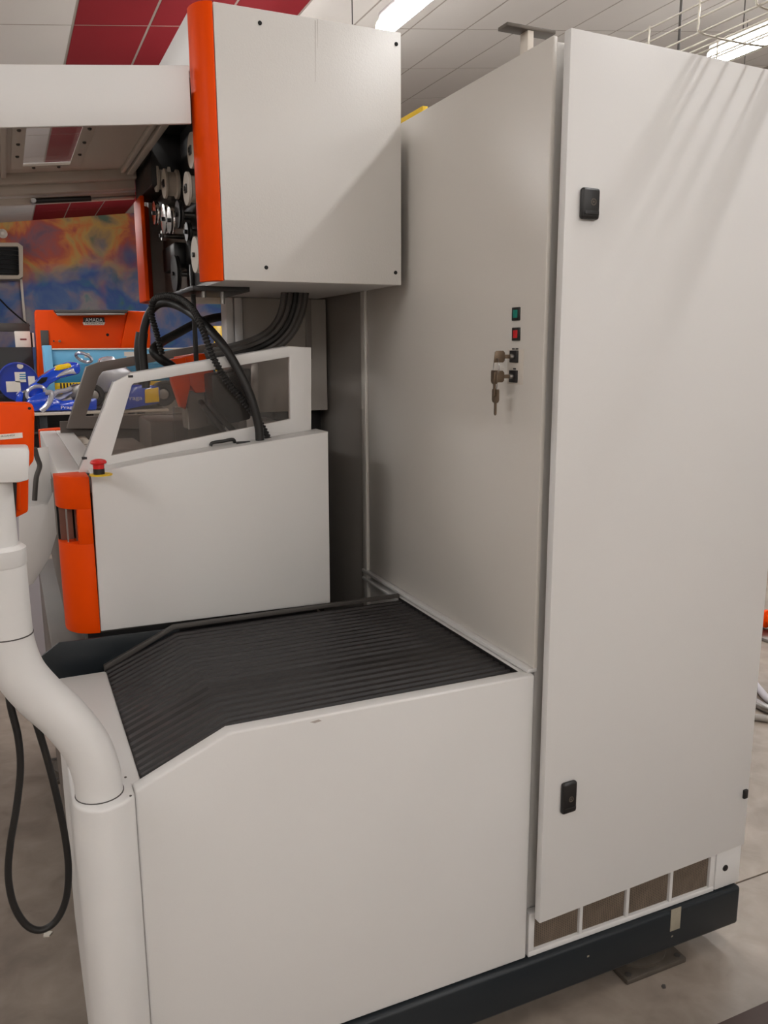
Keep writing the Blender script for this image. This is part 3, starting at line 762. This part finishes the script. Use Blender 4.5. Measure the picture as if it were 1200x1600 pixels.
for (px, a, b, x) in ((298, 205, 264, .445), (291, 267, 322, .440), (256, 262, 311, .452), (243, 256, 301, .452)):
    c, r = wheel(px, a, b, x, SPOOL, NYLON, 'spool')
    lathe('shaft', [(.009, 0), (.009, .53-x-.039), (.0001, .53-x-.039)], (x+.039, c[1], c[2]), 'x', STEEL, hb, 10)
for (px, a, b, x, M) in ((304, 369, 427, .446, NYLON), (240.5, 313, 352, .452, CHROME), (255, 318, 366, .46, CHROME), (264, 322, 366, .462, CHROME), (277, 312, 358, .475, RUBBER), (291, 347, 377, .47, BLACKP), (252, 360, 376, .46, STEEL), (272, 398, 457, .485, RUBBER)):
    c, r = wheel(px, a, b, x, THIN, M, 'pulley_wheel')
    lathe('shaft', [(.008, 0), (.008, .53-x-.011), (.0001, .53-x-.011)], (x+.011, c[1], c[2]), 'x', STEEL, hb, 10)
a = at(278, 395, x=.52); box('drive_block', (.49, a[1]-.10, a[2]-.055), (.535, a[1]+.10, a[2]+.02), BLACKP, hb, .006)
a = at(275, 300, x=.53); box('motor_block', (.49, a[1]-.12, a[2]-.05), (.535, a[1]+.14, a[2]+.05), GREYD, hb, .006)
a = at(282, 278, x=.5)
tube('wire_guide', spline([a, a+np.array([0, .05, .03]), a+np.array([.02, .1, .0]), a+np.array([.06, .12, -.06])], 6), .004, BLACKP, hb, 8)
a, b_ = at(300, 425, y=2.33), at(300, 566, y=2.33)
box('wire_tube', (a[0]-.006, 2.324, b_[2]), (a[0]+.006, 2.336, a[2]+.02), BLACKP, hb, .002)
box('wire_plate', (.45, 2.18, ZB0-.012), (.60, 2.45, ZB0), BLACKP, hb, .001)
# ================================================================ RAISED LID
lid = thing('hinged_lid', (.43, 2.5, 2.13), 'white hinged lid with a clear window swung up from the wire head box', 'lid')
LA = math.atan(.118); LC, LS = math.cos(LA), math.sin(LA)
def lxf(u, y, w):            # u runs away from the hinge, w up from the lid's lower edge
    return (.436-u*LC-w*LS*0.0, y, 2.061-u*LS+w*LC)
LU = .56
box('near_flange', (0, 2.030, 0), (LU, 2.040, .125), WHITE, lid, .003, xf=lxf)
box('far_flange', (-.0, 2.935, .0), (LU, 2.945, .076), WHITE, lid, .002, xf=lxf)
box('edge_flange', (LU-.01, 2.041, 0), (LU, 2.934, .076), WHITE, lid, .002, xf=lxf)
box('outer_skin', (0, 2.041, .070), (.20, 2.934, .074), WHITE, lid, 0, xf=lxf)
box('outer_skin', (.375, 2.041, .070), (LU-.01, 2.934, .074), WHITE, lid, 0, xf=lxf)
box('outer_skin', (.20, 2.041, .070), (.375, 2.24, .074), WHITE, lid, 0, xf=lxf)
box('outer_skin', (.20, 2.79, .070), (.375, 2.934, .074), WHITE, lid, 0, xf=lxf)
LIDG = mat('lid_inner_paint', (196, 188, 178), 0.5, var=0.03)
# inner pan with a framed window
W0, W1, WY0, WY1 = .215, .345, 2.17, 2.745
R4 = lambda a, b, c, d: [(a, c), (b, c), (b, d), (a, d)]
ring('inner_pan', R4(.0, LU-.011, 2.042, 2.932), R4(W0-.005, W1+.005, WY0-.005, WY1+.005), 'z', .060, .064, LIDG, lid, xf=lxf)
ring('window_frame', R4(W0-.032, W1+.032, WY0-.03, WY1+.035), R4(W0, W1, WY0, WY1), 'z', .056, .0599, LIDG, lid, .0008, xf=lxf)
box('window_pane', (W0-.004, WY0-.004, .0645), (W1+.004, WY1+.004, .068), FROST, lid, 0, xf=lxf)
for (u, y) in ((W0-.017, 2.30), (W0-.017, 2.45), (W0-.017, 2.60), (W1+.017, 2.30), (W1+.017, 2.45), (W1+.017, 2.60), (W0+.03, WY1+.018), (W1-.03, WY1+.018)):
    p = lxf(u, y, .056); lathe('frame_bolt', [(.005, .001), (.005, -.003), (.003, -.005), (.0001, -.005)], p, 'z', GREYD, lid, 10)
box('pan_rib', (.015, 2.05, .040), (.035, 2.86, .0605), LIDG, lid, .003, xf=lxf)
box('pan_rib', (.040, 2.05, .046), (.055, 2.86, .0605), LIDG, lid, .003, xf=lxf)
box('pan_rib', (W1+.045, 2.05, .045), (W1+.06, 2.86, .0605), LIDG, lid, .003, xf=lxf)
box('far_rail', (.005, 2.862, .03), (LU-.012, 2.90, .0605), LIDG, lid, .003, xf=lxf)
box('far_rail', (.005, 2.901, .005), (LU-.012, 2.934, .0605), LIDG, lid, .003, xf=lxf)
box('far_rail', (.0, 2.946, -.018), (LU-.012, 2.975, .05), LIDG, lid, .003, xf=lxf)
a, b_, c = at(52, 314, y=2.90), at(142, 310, y=2.90), at(212, 306, y=2.90)
tube('gas_strut', [a, b_], .0085, BLACKP, lid, 10)
tube('strut_rod', [b_, c], .0035, STEEL, lid, 8)
lathe('strut_pivot', [(.008, -.012), (.008, .03), (.0001, .03)], a, 'y', STEEL, lid, 10)

# ================================================================ HOSES ABOVE THE TANK
def hose(name, P, r, M, label, cat='hose', corr=False, n=10):
    pts = spline([at(a, b, y=c) for a, b, c in P], 16 if corr else 8)
    if corr:
        # resample evenly so that ribs have one pitch
        d = [0]
        for p, q in zip(pts, pts[1:]): d.append(d[-1]+float(np.linalg.norm(q-p)))
        L = d[-1]; N = int(L/.0022); out = []
        for k in range(N+1):
            s = L*k/N; i = max(0, min(len(d)-2, int(np.searchsorted(d, s))-1)); f = (s-d[i])/max(1e-9, d[i+1]-d[i])
            out.append(pts[i]*(1-f)+pts[i+1]*f)
        o = tube(name, out, [r*(1.0 if k % 4 < 2 else .70) for k in range(len(out))], M, n=n)
    else:
        o = tube(name, pts, r, M, n=n)
    return tag(o, label, cat)
hose('coolant_hose', [(406, 688, 2.100), (404, 665, 2.101), (393, 625, 2.105), (372, 578, 2.118), (345, 535, 2.150), (312, 500, 2.25), (278, 478, 2.38), (252, 474, 2.44), (234, 488, 2.475), (225, 515, 2.49), (223, 545, 2.5), (226, 580, 2.5), (228, 606, 2.5)], .0115, RUBBER, 'smooth black hose arching from the tank ledge over the window')
hose('spiral_hose', [(420, 687, 2.126), (408, 664, 2.1275), (385, 632, 2.1285), (355, 596, 2.128), (332, 556, 2.128), (318, 518, 2.15), (303, 486, 2.20), (282, 467, 2.28), (258, 462, 2.35), (240, 470, 2.40), (237, 492, 2.42), (245, 522, 2.44), (253, 552, 2.46)], .0095, RUBBER, 'ribbed black spiral hose looping beside the smooth hose', corr=True)
hose('looped_hose', [(372, 494, 2.80), (345, 495, 2.79), (310, 504, 2.72), (275, 522, 2.63), (250, 536, 2.56), (240, 548, 2.52), (250, 560, 2.505), (264, 569, 2.52), (275, 577, 2.54)], .0135, RUBBER, 'thick black hose looping behind the window frame')
hose('sleeved_hose', [(222, 520, 2.56), (219, 545, 2.56), (221, 570, 2.56), (226, 600, 2.56)], .018, RUBBER, 'short thick sleeved hose standing beside the window frame')

# ================================================================ CONTROL ARM AND PENDANT
AY = 1.405
arm = thing('pendant_boom', (.088, AY, .794), 'thick bent white tube arm rising from the housing corner post', 'support tube')
cp_ = [(.086, AY, .792), (.083, AY, .835), (.070, AY+.004, .885), (.040, AY+.01, .938), (.004, AY+.014, .985), (-.022, AY+.016, 1.03), (-.034, AY+.018, 1.08), (-.036, AY+.018, 1.13), (-.036, AY+.018, 1.215)]
tube('bent_tube', spline(cp_, 10), .0395, WHITE, arm, 28)
lathe('base_seal', [(.041, 0), (.041, .003), (.0001, .003)], (.086, AY, .7925), 'z', GREYD, arm, 28)
lathe('collar', [(.0395, 1.213), (.041, 1.216), (.041, 1.241), (.034, 1.247), (.0001, 1.247)], (-.036, AY+.018, 0), 'z', WHITE, arm, 28)
lathe('upper_tube', [(.030, 1.246), (.030, 1.40), (.0001, 1.40)], (-.036, AY+.018, 0), 'z', WHITE, arm, 28)
lathe('seam_ring', [(.0400, 1.096), (.0400, 1.098)], (-.035, AY+.018, 0), 'z', GREYD, arm, 28)
pend = thing('control_pendant', (-.02, 1.5, 1.30), 'orange back of a control pendant carried by the white arm', 'control panel')
YP = 1.50
PP = pxpoly([(-90, 630), (44, 630), (52, 634), (54, 645), (53, 720), (45, 730), (44, 800), (20, 812), (-90, 812)], YP)
prism('housing', PP, 'y', YP, YP+.05, ORANGE, pend, .004, 3)
pxprism('inner_rib', [(26, 752), (32, 752), (33, 798), (27, 796)], YP-.010, .012, ORANGE, pend, .002)
pxprism('swivel_bracket', [(-60, 702), (42, 700), (46, 704), (45, 750), (30, 754), (-60, 757)], AY-.02, .06, WHITE, pend, .008)
pxprism('type_plate', [(-40, 682), (35, 676), (35.5, 684), (-40, 691)], YP-.0012, .0015, PAPER, pend, 0)
c = at(12, 681, y=YP-.0015); text('lettering', '08-DAHRS4', INK, pend, (c[0], YP-.0014, c[2]), (1, 0, .045), (0, 0, 1), .0042, width=.021)
c = at(46, 638, y=YP); lathe('screw_hole', [(.0025, 0), (.0025, -.0006), (.0001, -.0006)], (c[0], YP, c[2]), 'y', BLACKHOLE, pend, 12)
hose('pendant_cable', [(18, 752, 1.475), (17, 800, 1.475), (19, 850, 1.475), (24, 900, 1.48), (22, 950, 1.485), (12, 1010, 1.49)], .0085, RUBBER, 'straight black cable hanging behind the white arm', 'cable')
hose('cable_loop', [(8, 1040, 1.52), (16, 1100, 1.52), (28, 1150, 1.52), (32, 1200, 1.52), (26, 1260, 1.52), (16, 1320, 1.52), (13, 1370, 1.52), (22, 1415, 1.52), (42, 1446, 1.52), (65, 1453, 1.52), (88, 1438, 1.52), (103, 1405, 1.52), (107, 1360, 1.52), (102, 1310, 1.52), (90, 1250, 1.52), (75, 1190, 1.52), (60, 1140, 1.52), (44, 1090, 1.515), (34, 1050, 1.51)], .0066, RUBBER, 'black cable hanging in a long loop below the white arm', 'cable')

# white folded chute and cable at the tank's left wall
ch = thing('splash_chute', (.04, 2.4, .92), 'white folded sheet metal chute fixed to the tank side', 'chute')
YH = 2.36
clamp = lambda P: [(min(a, .0885), b) for a, b in P]
prism('lower_plate', clamp(pxpoly([(29, 792), (75, 788), (93, 766), (91, 832), (78, 870), (52, 912), (31, 921)], YH)), 'y', YH, YH+.006, WHITE, ch, .001)
prism('upper_plate', clamp(pxpoly([(46, 702), (78, 698), (84, 742), (93, 768), (76, 788), (40, 791)], YH+.10)), 'y', YH+.10, YH+.106, WHITE, ch, .001)
prism('chute_side', [(YH+.004, at(60, 788, y=YH)[2]-.003), (YH+.104, at(60, 788, y=YH+.1)[2]-.003), (YH+.104, at(60, 788, y=YH+.1)[2]+.003), (YH+.004, at(60, 788, y=YH)[2]+.003)], 'x', .005, .075, WHITE, ch)
hose('grey_cable', [(54, 700, 2.33), (58, 715, 2.34), (62, 728, 2.345), (57, 745, 2.345), (55, 765, 2.345), (54, 782, 2.345)], .0065, GREYD, 'short grey cable running down the white chute', 'cable')
# machine bed under the tank and filter unit behind
bed = thing('machine_bed', (.4, 2.7, .172), 'pale grey machine bed casting under the work tank', 'machine bed')
box('bed_body', (.045, 2.06, .172), (.78, 3.19, .80), TROUGH, bed, .004)
box('bed_neck', (.13, 2.10, .80), (.74, 3.19, .862), BLACKP, bed, .002)
fu = thing('filter_unit', (-.35, 4.7, 0), 'pale lilac-grey filter unit standing on the floor behind the tank side', 'filter unit')
box('cabinet', (-.75, 4.4, .0), (.085, 5.0, .96), LILAC, fu, .006)
box('lid_edge', (-.76, 4.39, .96), (.09, 5.01, .985), WHITE, fu, .004)

# ================================================================ BACKGROUND: PRESS BRAKE
YQ, YL = 13.0, 12.2
pbk = thing('press_brake', (1.6, YQ, 0), 'big orange and light blue press brake at the far end of the hall', 'press brake')
UB = pxpoly([(55, 484), (234, 486), (236, 546), (236, 640), (60, 640), (58, 551)], YQ)
prism('upper_beam', UB, 'y', YQ, YQ+.5, ORANGE, pbk, .02)
pxprism('side_gusset', [(200, 488), (233, 487), (235, 546), (188, 546)], YQ-.10, .11, ORANGE, pbk, .01)
pxprism('top_rail', [(84, 484), (202, 484), (198, 489), (90, 491)], YQ-.25, .3, GREYD, pbk, .01)
pxprism('rail_lip', [(87, 489.5), (195, 489), (195, 492), (90, 493.5)], YQ-.28, .06, STEEL, pbk, .005)
pxprism('dark_plate', [(63, 516), (75.5, 516), (77, 546), (65, 547)], YQ-.02, .03, GREYD, pbk, .004)
pxprism('logo_plate', [(130, 496), (163, 496), (164, 504), (130, 504)], YQ-.02, .025, BLACKP, pbk, .002)
pxprism('logo_base', [(129, 503.5), (164.5, 503.5), (162.5, 508), (131, 508)], YQ-.022, .027, PAPER, pbk, .002)
def ptext(s, px, py, hpx, wpx, y, M, parent):
    c = at(px, py, y=y); k = float(np.linalg.norm(at(px+1, py, y=y)-c))
    return text('lettering', s, M, parent, (c[0], y, c[2]), (1, 0, 0), (0, 0, 1), hpx*k*1.35, width=wpx*k)
ptext('AMADA', 147, 500.3, 6.0, 27, YQ-.022, TEXTW, pbk)
ptext('PROMECAM', 147, 505.8, 2.6, 27, YQ-.024, INK, pbk)
for (px, py, r, M) in ((84, 533, .012, BLACKP), (93, 533, .018, BRASS), (168, 523, .02, BLACKHOLE)):
    c = at(px, py, y=YQ-.005); lathe('knob', [(r, .01), (r, -.015), (.0001, -.015)], c, 'y', M, pbk, 12)
zt = at(150, 545, y=YL)[2]
a, b_ = at(72, 545, y=YL)[0], at(352, 542, y=YL)[0]
z1, z2, z3 = at(150, 569.5, y=YL)[2], at(150, 597, y=YL)[2], at(150, 614, y=YL)[2]
box('lower_table_top', (a, YL, z1), (b_, YL+.5, zt), LBLUE, pbk, .01)
box('table_edge', (a-.02, YL-.03, zt-.012), (b_, YL+.5, zt+.008), PAPER, pbk, .004)
box('lower_table_band', (a, YL+.004, z2), (b_, YL+.5, z1), MBLUE, pbk, .004)
box('warning_band', (a, YL, z3), (b_, YL+.5, z2), YELLOWK, pbk, .004)
box('lower_table_base', (a, YL+.02, 0), (b_, YL+.5, z3), GREYM, pbk, .004)
box('left_upright', (a-.03, YL-.04, 0), (a+.07, YL+.6, zt+.05), LBLUE, pbk, .01)
for k in range(24):
    px = 95+5*k*1.0
    c = at(px, 601, y=YL); box('scale_tick', (c[0]-.010, YL-.006, c[2]-.055), (c[0]+.010, YL+.002, c[2]+.02), BLACKP, pbk, 0)
for (px, py, w) in ((136, 555, 7), (204, 553, 18)):
    c = at(px, py, y=YL); box('sticker', (c[0]-w*.0048, YL-.004, c[2]-.03), (c[0]+w*.0048, YL+.002, c[2]+.03), PAPER, pbk, 0)
c = at(209, 559, y=YL); box('grip', (c[0]-.1, YL-.03, c[2]-.02), (c[0]+.1, YL+.002, c[2]+.02), NYLON, pbk, .005)
ygp = thing('yellow_guard', tuple(at(345, 545, y=11.0)[:2])+(0,), 'bright yellow guard panel standing behind the machine column', 'guard panel')
p0, p1 = at(334, 509, y=11.0), at(356, 545, y=11.0)
box('panel', (p0[0], 11.0, .12), (p1[0]+.15, 11.04, p0[2]), YELLOWK, ygp, .004)
box('foot', (p0[0], 10.85, 0), (p1[0]+.15, 11.2, .12), BLACKP, ygp, .004)
# black machine with a shelf, white box on it
YM = 13.2
bm_ = thing('black_machine', (-.3, YM+.3, 0), 'tall black machine body beside the orange press brake', 'machine')
xa, xb = at(-90, 520, y=YM)[0], min(p[0] for p in UB)-.003
zl = at(30, 542.5, y=YM)[2]; zu = at(30, 505, y=YM+.5)[2]; zb = at(30, 518, y=YM+.5)[2]
box('lower_body', (xa, YM, 0), (xb, YM+.9, zl), BLACKP, bm_, .01)
box('upper_rail', (xa, YM+.5, zb), (xb, YM+.6, zu), GREYD, bm_, .01)
for x in (xb-.06, xa+.3): box('rail_post', (x-.04, YM+.5, zl-.01), (x+.04, YM+.58, zb+.01), BLACKP, bm_, .004)
wb = thing('white_box', tuple(at(40, 542, y=YM+.05)), 'white cardboard box with dark red print on the black machine', 'box')
p0, p1 = at(22.5, 517.5, y=YM+.05), at(49, 542.2, y=YM+.05)
box('carton', (p0[0], YM+.05, zl), (p1[0], YM+.35, p0[2]), PAPER, wb, .006)
box('carton_flap', (p1[0], YM+.10, zl), (p1[0]+.025, YM+.33, p0[2]-.02), BLACKP, wb, .004)
box('carton_side', (p1[0]+.025, YM+.08, zl), (p1[0]+.05, YM+.33, p0[2]-.02), PAPER, wb, .004)
REDINK = mat('dark_red_ink', (120, 40, 44), 0.7, var=0)
for px in (34, 39): c = at(px, 530.3, y=YM+.05); box('print', (c[0]-.022, YM+.047, c[2]-.012), (c[0]+.022, YM+.051, c[2]+.012), REDINK, wb, 0)
# blue drum lying on a rack
YD = 11.4
c = at(29, 597, y=YD); R_ = .5*float(np.linalg.norm(at(-3.5, 597, y=YD)-at(61, 597, y=YD)))
dr = thing('blue_drum', (c[0], YD+.4, c[2]-R_), 'blue steel drum lying on its side with paper labels', 'drum')
lathe('drum_body', [(R_*.94, .02), (R_*.94, 0), (R_*.99, 0), (R_, .02), (R_, .25), (R_*1.015, .27), (R_, .29), (R_, .58), (R_*1.015, .60), (R_, .62), (R_, .88), (R_*.99, .9), (.0001, .9)], (c[0], YD, c[2]), 'y', DRUMB, dr, 48)
lathe('bung', [(.036, .022), (.036, .005), (.022, .003), (.0001, .003)], at(31.5, 572, y=YD+.0), 'y', NYLON, dr, 18)
for (x0_, y0_, x1_, y1_) in ((22.5, 581.5, 41, 597), (9, 596, 33, 612), (43.5, 588, 55.5, 605)):
    pa, pb = at(x0_, y0_, y=YD+.015), at(x1_, y1_, y=YD+.015)
    box('paper_label', (pa[0], YD+.012, pb[2]), (pb[0], YD+.024, pa[2]), PAPER, dr, 0)
for k in range(3):
    pa = at(34, 585+3.4*k, y=YD+.012); box('print_line', (pa[0]-.025, YD+.0105, pa[2]-.006), (pa[0]+.05, YD+.013, pa[2]+.006), MBLUE, dr, 0)
rk = thing('drum_rack', (c[0], YD+.4, 0), 'dark steel cradle carrying the blue drum', 'rack')
for s in (-1, 1):
    for yy in (YD+.12, YD+.72):
        box('rack_leg', (c[0]+s*.26-.03, yy, 0), (c[0]+s*.26+.03, yy+.06, c[2]-R_*.78), BLACKP, rk, .004)
    box('cradle_bar', (c[0]+s*.22-.04, YD+.08, c[2]-R_*.86), (c[0]+s*.22+.05, YD+.82, c[2]-R_*.74), BLACKP, rk, .004)
box('cross_bar', (c[0]-.28, YD+.12, .25), (c[0]+.28, YD+.17, .31), BLACKP, rk, .004)
# wall heater and pipe
YA = BACKY-.45
ah = thing('wall_heater', tuple(at(10, 434, y=YA)), 'beige wall-mounted air heater with dark slatted grille', 'heater')
CREAM = mat('cream_case', (176, 164, 148), 0.5, var=0.04)
ring('case', pxpoly([(-40, 379), (28, 379), (36, 385), (36, 432), (30, 436), (-40, 436)], YA), pxpoly([(-36, 385), (27, 385), (29, 387), (30, 428), (28, 430), (-36, 429)], YA), 'y', YA, YA+.45, CREAM, ah, .01)
pxprism('grille_back', [(-37, 384), (30, 384), (31, 430), (-37, 430)], YA+.12, .02, BLACKHOLE, ah, 0)
for k in range(6):
    y = 389+7.2*k
    pa, pb = at(-36, y, y=YA), at(30, y+2.2, y=YA)
    box('slat', (pa[0], YA+.03, pb[2]), (pb[0], YA+.10, pa[2]), GREYD, ah, .004)
pa, pb = at(32.5, 436, y=BACKY-.1), at(34, 520, y=BACKY-.1)
tag(box('wall_pipe', (pa[0]-.015, BACKY-.06, 0), (pa[0]+.03, BACKY, pa[2]), NYLON, bevel=.005), 'thin vertical pipe on the painted wall below the heater', 'pipe')
cbl = [at(0, 468, y=BACKY-.5), at(14, 482, y=BACKY-.35), at(30, 496, y=BACKY-.2), at(46, 509, y=BACKY-.05)]
tag(tube('wall_cable', spline(cbl, 6), .018, BLACKP, n=6), 'dark slack cable running across the painted wall', 'cable')
wl = at(4, 366, y=BACKY-.1)
tag(lathe('wall_lamp', [(.03, .1), (.03, 0), (.07, -.02), (.09, -.1), (.03, -.16), (.0001, -.16)], wl, 'y', NYLON, None, 16), 'small round pale fitting on the mural above the heater', 'wall lamp')
# ================================================================ BACKGROUND: RACING KART ON A STAND
YK = 9.9
kt = thing('racing_kart', (.9, YK+.4, at(90, 643, y=YK)[2]), 'blue silver and yellow racing kart standing on a trestle', 'kart')
zk = at(90, 642, y=YK)[2]
pxprism('side_pod', [(36, 634), (46, 622), (62, 614), (80, 611), (84, 622), (97, 627), (152, 622), (152, 641), (52, 643), (38, 641)], YK, .22, BLUEK, kt, .03, True)
pxprism('nose_fairing', [(44, 618), (40, 612), (47, 604), (55, 598), (64, 589), (82, 577), (106, 566), (122, 566), (127, 574), (125, 584), (112, 587), (95, 591), (78, 601), (70, 611), (60, 622), (48, 624)], YK+.14, .38, BLUEK, kt, .03, True)
pxprism('nose_tip', [(24, 628), (26, 618), (33, 612), (37, 614), (35, 630), (28, 634)], YK+.1, .5, BLUEK, kt, .02, True)
pxprism('nose_shadow_panel', [(35, 614), (42, 611), (44, 624), (36, 630)], YK+.12, .4, GREYD, kt, .01)
el = [(56+15*math.cos(a)*.92-6*math.sin(a)*.55, 614-12*math.sin(a)*.75-7*math.cos(a)*.75) for a in np.linspace(0, 2*math.pi, 20, endpoint=False)]
tube('bumper_hoop', [at(p[0], p[1], y=YK+.09) for p in el], .02, SILVERK, kt, 8, True)
pxprism('yellow_panel', [(84, 578.5), (90, 572), (107, 567), (111, 569), (112, 574), (92, 579)], YK+.125, .4, YELLOWK, kt, .012)
pxprism('silver_flash', [(87, 591), (91, 585), (100, 579), (115, 575), (117, 580), (120, 584), (107, 585), (95, 588)], YK+.13, .40, SILVERK, kt, .012)
pxprism('dark_intake', [(57, 598), (65, 590), (75, 589), (72, 596), (65, 600)], YK+.125, .05, BLACKHOLE, kt, .004)
tube('chrome_strip', spline([at(71, 613, y=YK-.005), at(80, 614, y=YK-.01), at(80, 622, y=YK-.015), at(73, 634, y=YK-.015), at(64, 642, y=YK-.01)], 6), .03, SILVERK, kt, 8)
for k, P in enumerate(([(82, 619), (90, 612), (103, 610), (112, 606)], [(83, 623), (95, 622), (104, 616), (112, 612)], [(92, 627), (104, 626), (112, 622)], [(100, 613), (101, 624)])):
    tube('frame_tube', spline([at(a, b, y=YK+.10+.05*k) for a, b in P], 5), .026-.003*k, SILVERK if k != 2 else NYLON, kt, 8)
pxprism('engine_block', [(104, 612), (114, 602), (126, 600), (128, 626), (106, 626)], YK+.25, .25, STEEL, kt, .02)
sw = at(131, 560, y=YK+.5)
tube('steering_wheel', [sw+np.array([.085*math.cos(a), .10*math.sin(a), .055*math.cos(a+2.2)+.01]) for a in np.linspace(0, 2*math.pi, 20, endpoint=False)], .018, SILVERK, kt, 8, True)
pxprism('seat', [(158, 560), (176, 556), (205, 580), (222, 596), (215, 612), (160, 614), (146, 604), (152, 580)], YK+.35, .35, SILVERK, kt, .03, True)
for (px, py, yy, r) in ((146, 618, YK+.02, .125), (256, 616, YK-.05, .14), (262, 612, YK+.9, .14), (150, 612, YK+.95, .12)):
    cc = at(px, py, y=yy); w = lathe('wheel', [(.06, .02), (.075, .0), (r*.9, 0), (r, .03), (r, .15), (r*.9, .18), (.0001, .18)], cc, 'y', TYRE, kt, 28)
    lathe('wheel_hub', [(.06, .03), (.058, .012), (.02, .008), (.0001, .008)], cc, 'y', STEEL, w, 16)
pxprism('rear_pod', [(178, 634), (184, 612), (200, 602), (228, 601), (250, 604), (250, 630), (228, 634), (200, 640), (182, 642)], YK-.12, .2, BLUEK, kt, .02, True)
pxprism('number_plate', [(226.5, 609), (247.5, 605), (249, 628), (227, 630)], YK-.135, .02, YELLOWK, kt, .004)
pxprism('floor_tray', [(38, 640), (258, 630), (258, 634), (38, 643.5)], YK+.05, .7, GREYD, kt, .004)
ptext('Praga', 106, 636.5, 5.0, 22, YK-.036, TEXTW, kt)
ptext('Praga', 209, 622, 7.0, 26, YK-.155, TEXTW, kt)
st = thing('kart_trestle', (.9, YK+.4, 0), 'dark trestle stand with pale edge under the racing kart', 'stand')
zs = at(90, 643.5, y=YK)[2]
xa, xb = at(28, 643, y=YK)[0], at(262, 640, y=YK)[0]
box('top_board', (xa, YK-.08, zs-.03), (xb, YK+1.0, zs), NYLON, st, .004)
for x in (xa+.25, xb-.3):
    for yy in (YK, YK+.85): box('leg', (x-.04, yy, 0), (x+.04, yy+.07, zs-.03), DARKBLUE, st, .004)
    box('cross_bar', (x-.03, YK+.07, .3), (x+.03, YK+.85, .36), DARKBLUE, st, .004)
# dark tool trolley under the trestle line
tt = thing('dark_trolley', (.35, 11.0, 0), 'dark steel trolley with shelves behind the kart trestle', 'trolley')
for z in (.25, .55, .82): box('shelf', (.05, 10.95, z), (.95, 11.25, z+.03), GREYD, tt, .004)
for x in (.05, .92):
    for yy in (10.95, 11.22): box('post', (x, yy, 0), (x+.03, yy+.03, .9), BLACKP, tt, .003)
box('back_sheet', (.06, 11.24, .05), (.94, 11.26, .88), BLACKP, tt, 0)
# ================================================================ RIGHT SIDE: HOSES AND REEL ON THE FLOOR, BROWN CRATE
for k, (P, r, M, lb) in enumerate((
        ([(1176, 1070), (1187, 1084), (1204, 1101), (1230, 1106)], .017, LILAC, 'pale grey hose curving over the floor behind the cabinet'),
        ([(1172, 1098), (1186, 1108), (1204, 1116), (1235, 1119)], .02, STEEL, 'thicker silver hose lying between two grey floor hoses'),
        ([(1165, 1124), (1183, 1126), (1204, 1129), (1240, 1133)], .015, GREYM, 'grey hose with a blue stripe lying straight on the floor'))):
    pts = [at(a, b, z=0) for a, b in P]
    for q in pts: q[2] = r
    tag(tube('floor_hose', spline(pts, 6), r, M, n=10), lb, 'hose', 'hoses on the floor behind the cabinet')
c = at(1203, 992, z=0)
rl = thing('cable_reel', (c[0], c[1], 0), 'orange cable reel on a grey base at the floor behind the cabinet', 'cable reel')
box('reel_base', (c[0]-.12, c[1]-.1, 0), (c[0]+.2, c[1]+.15, .02), STEEL, rl, .004)
lathe('reel_drum', [(.05, 0), (.05, .02), (.03, .03), (.03, .08), (.05, .09), (.05, .11), (.0001, .11)], (c[0]+.02, c[1]-.05, .075), 'y', ORANGE, rl, 28)
for yy in (-.085, .075): box('reel_leg', (c[0]-.0, c[1]+yy, .018), (c[0]+.04, c[1]+yy+.02, .085), BLACKP, rl, .003)
pa = at(1105, 1602, z=.10); pb = at(1200, 1563, z=.10)
cr_ = thing('brown_crate', (1.6, .95, 0), 'dark brown wooden crate edge low on the floor', 'crate')
yc = pb[1]
box('crate_top', (.95, yc-.5, .08), (2.1, yc, .10), BROWN, cr_, .003)
for x in (1.0, 1.5, 2.0): box('crate_bearer', (x-.05, yc-.48, 0), (x+.05, yc-.02, .08), BROWN, cr_, .003)

# small litter on the floor
for (px, py, r, M, lb) in ((75, 1459, .012, PAPER, 'small white paper scrap on the floor below the cable loop'), (1037, 1541, .006, GREYD, 'small dark chip on the floor in front of the levelling foot')):
    c = at(px, py, z=.002)
    tag(prism('floor_scrap', [(c[0]-r, c[1]-r*.6), (c[0]+r*.2, c[1]-r), (c[0]+r, c[1]+r*.2), (c[0]+r*.1, c[1]+r*.8), (c[0]-r*.8, c[1]+r*.5)], 'z', 0, .004, M), lb, 'scrap')
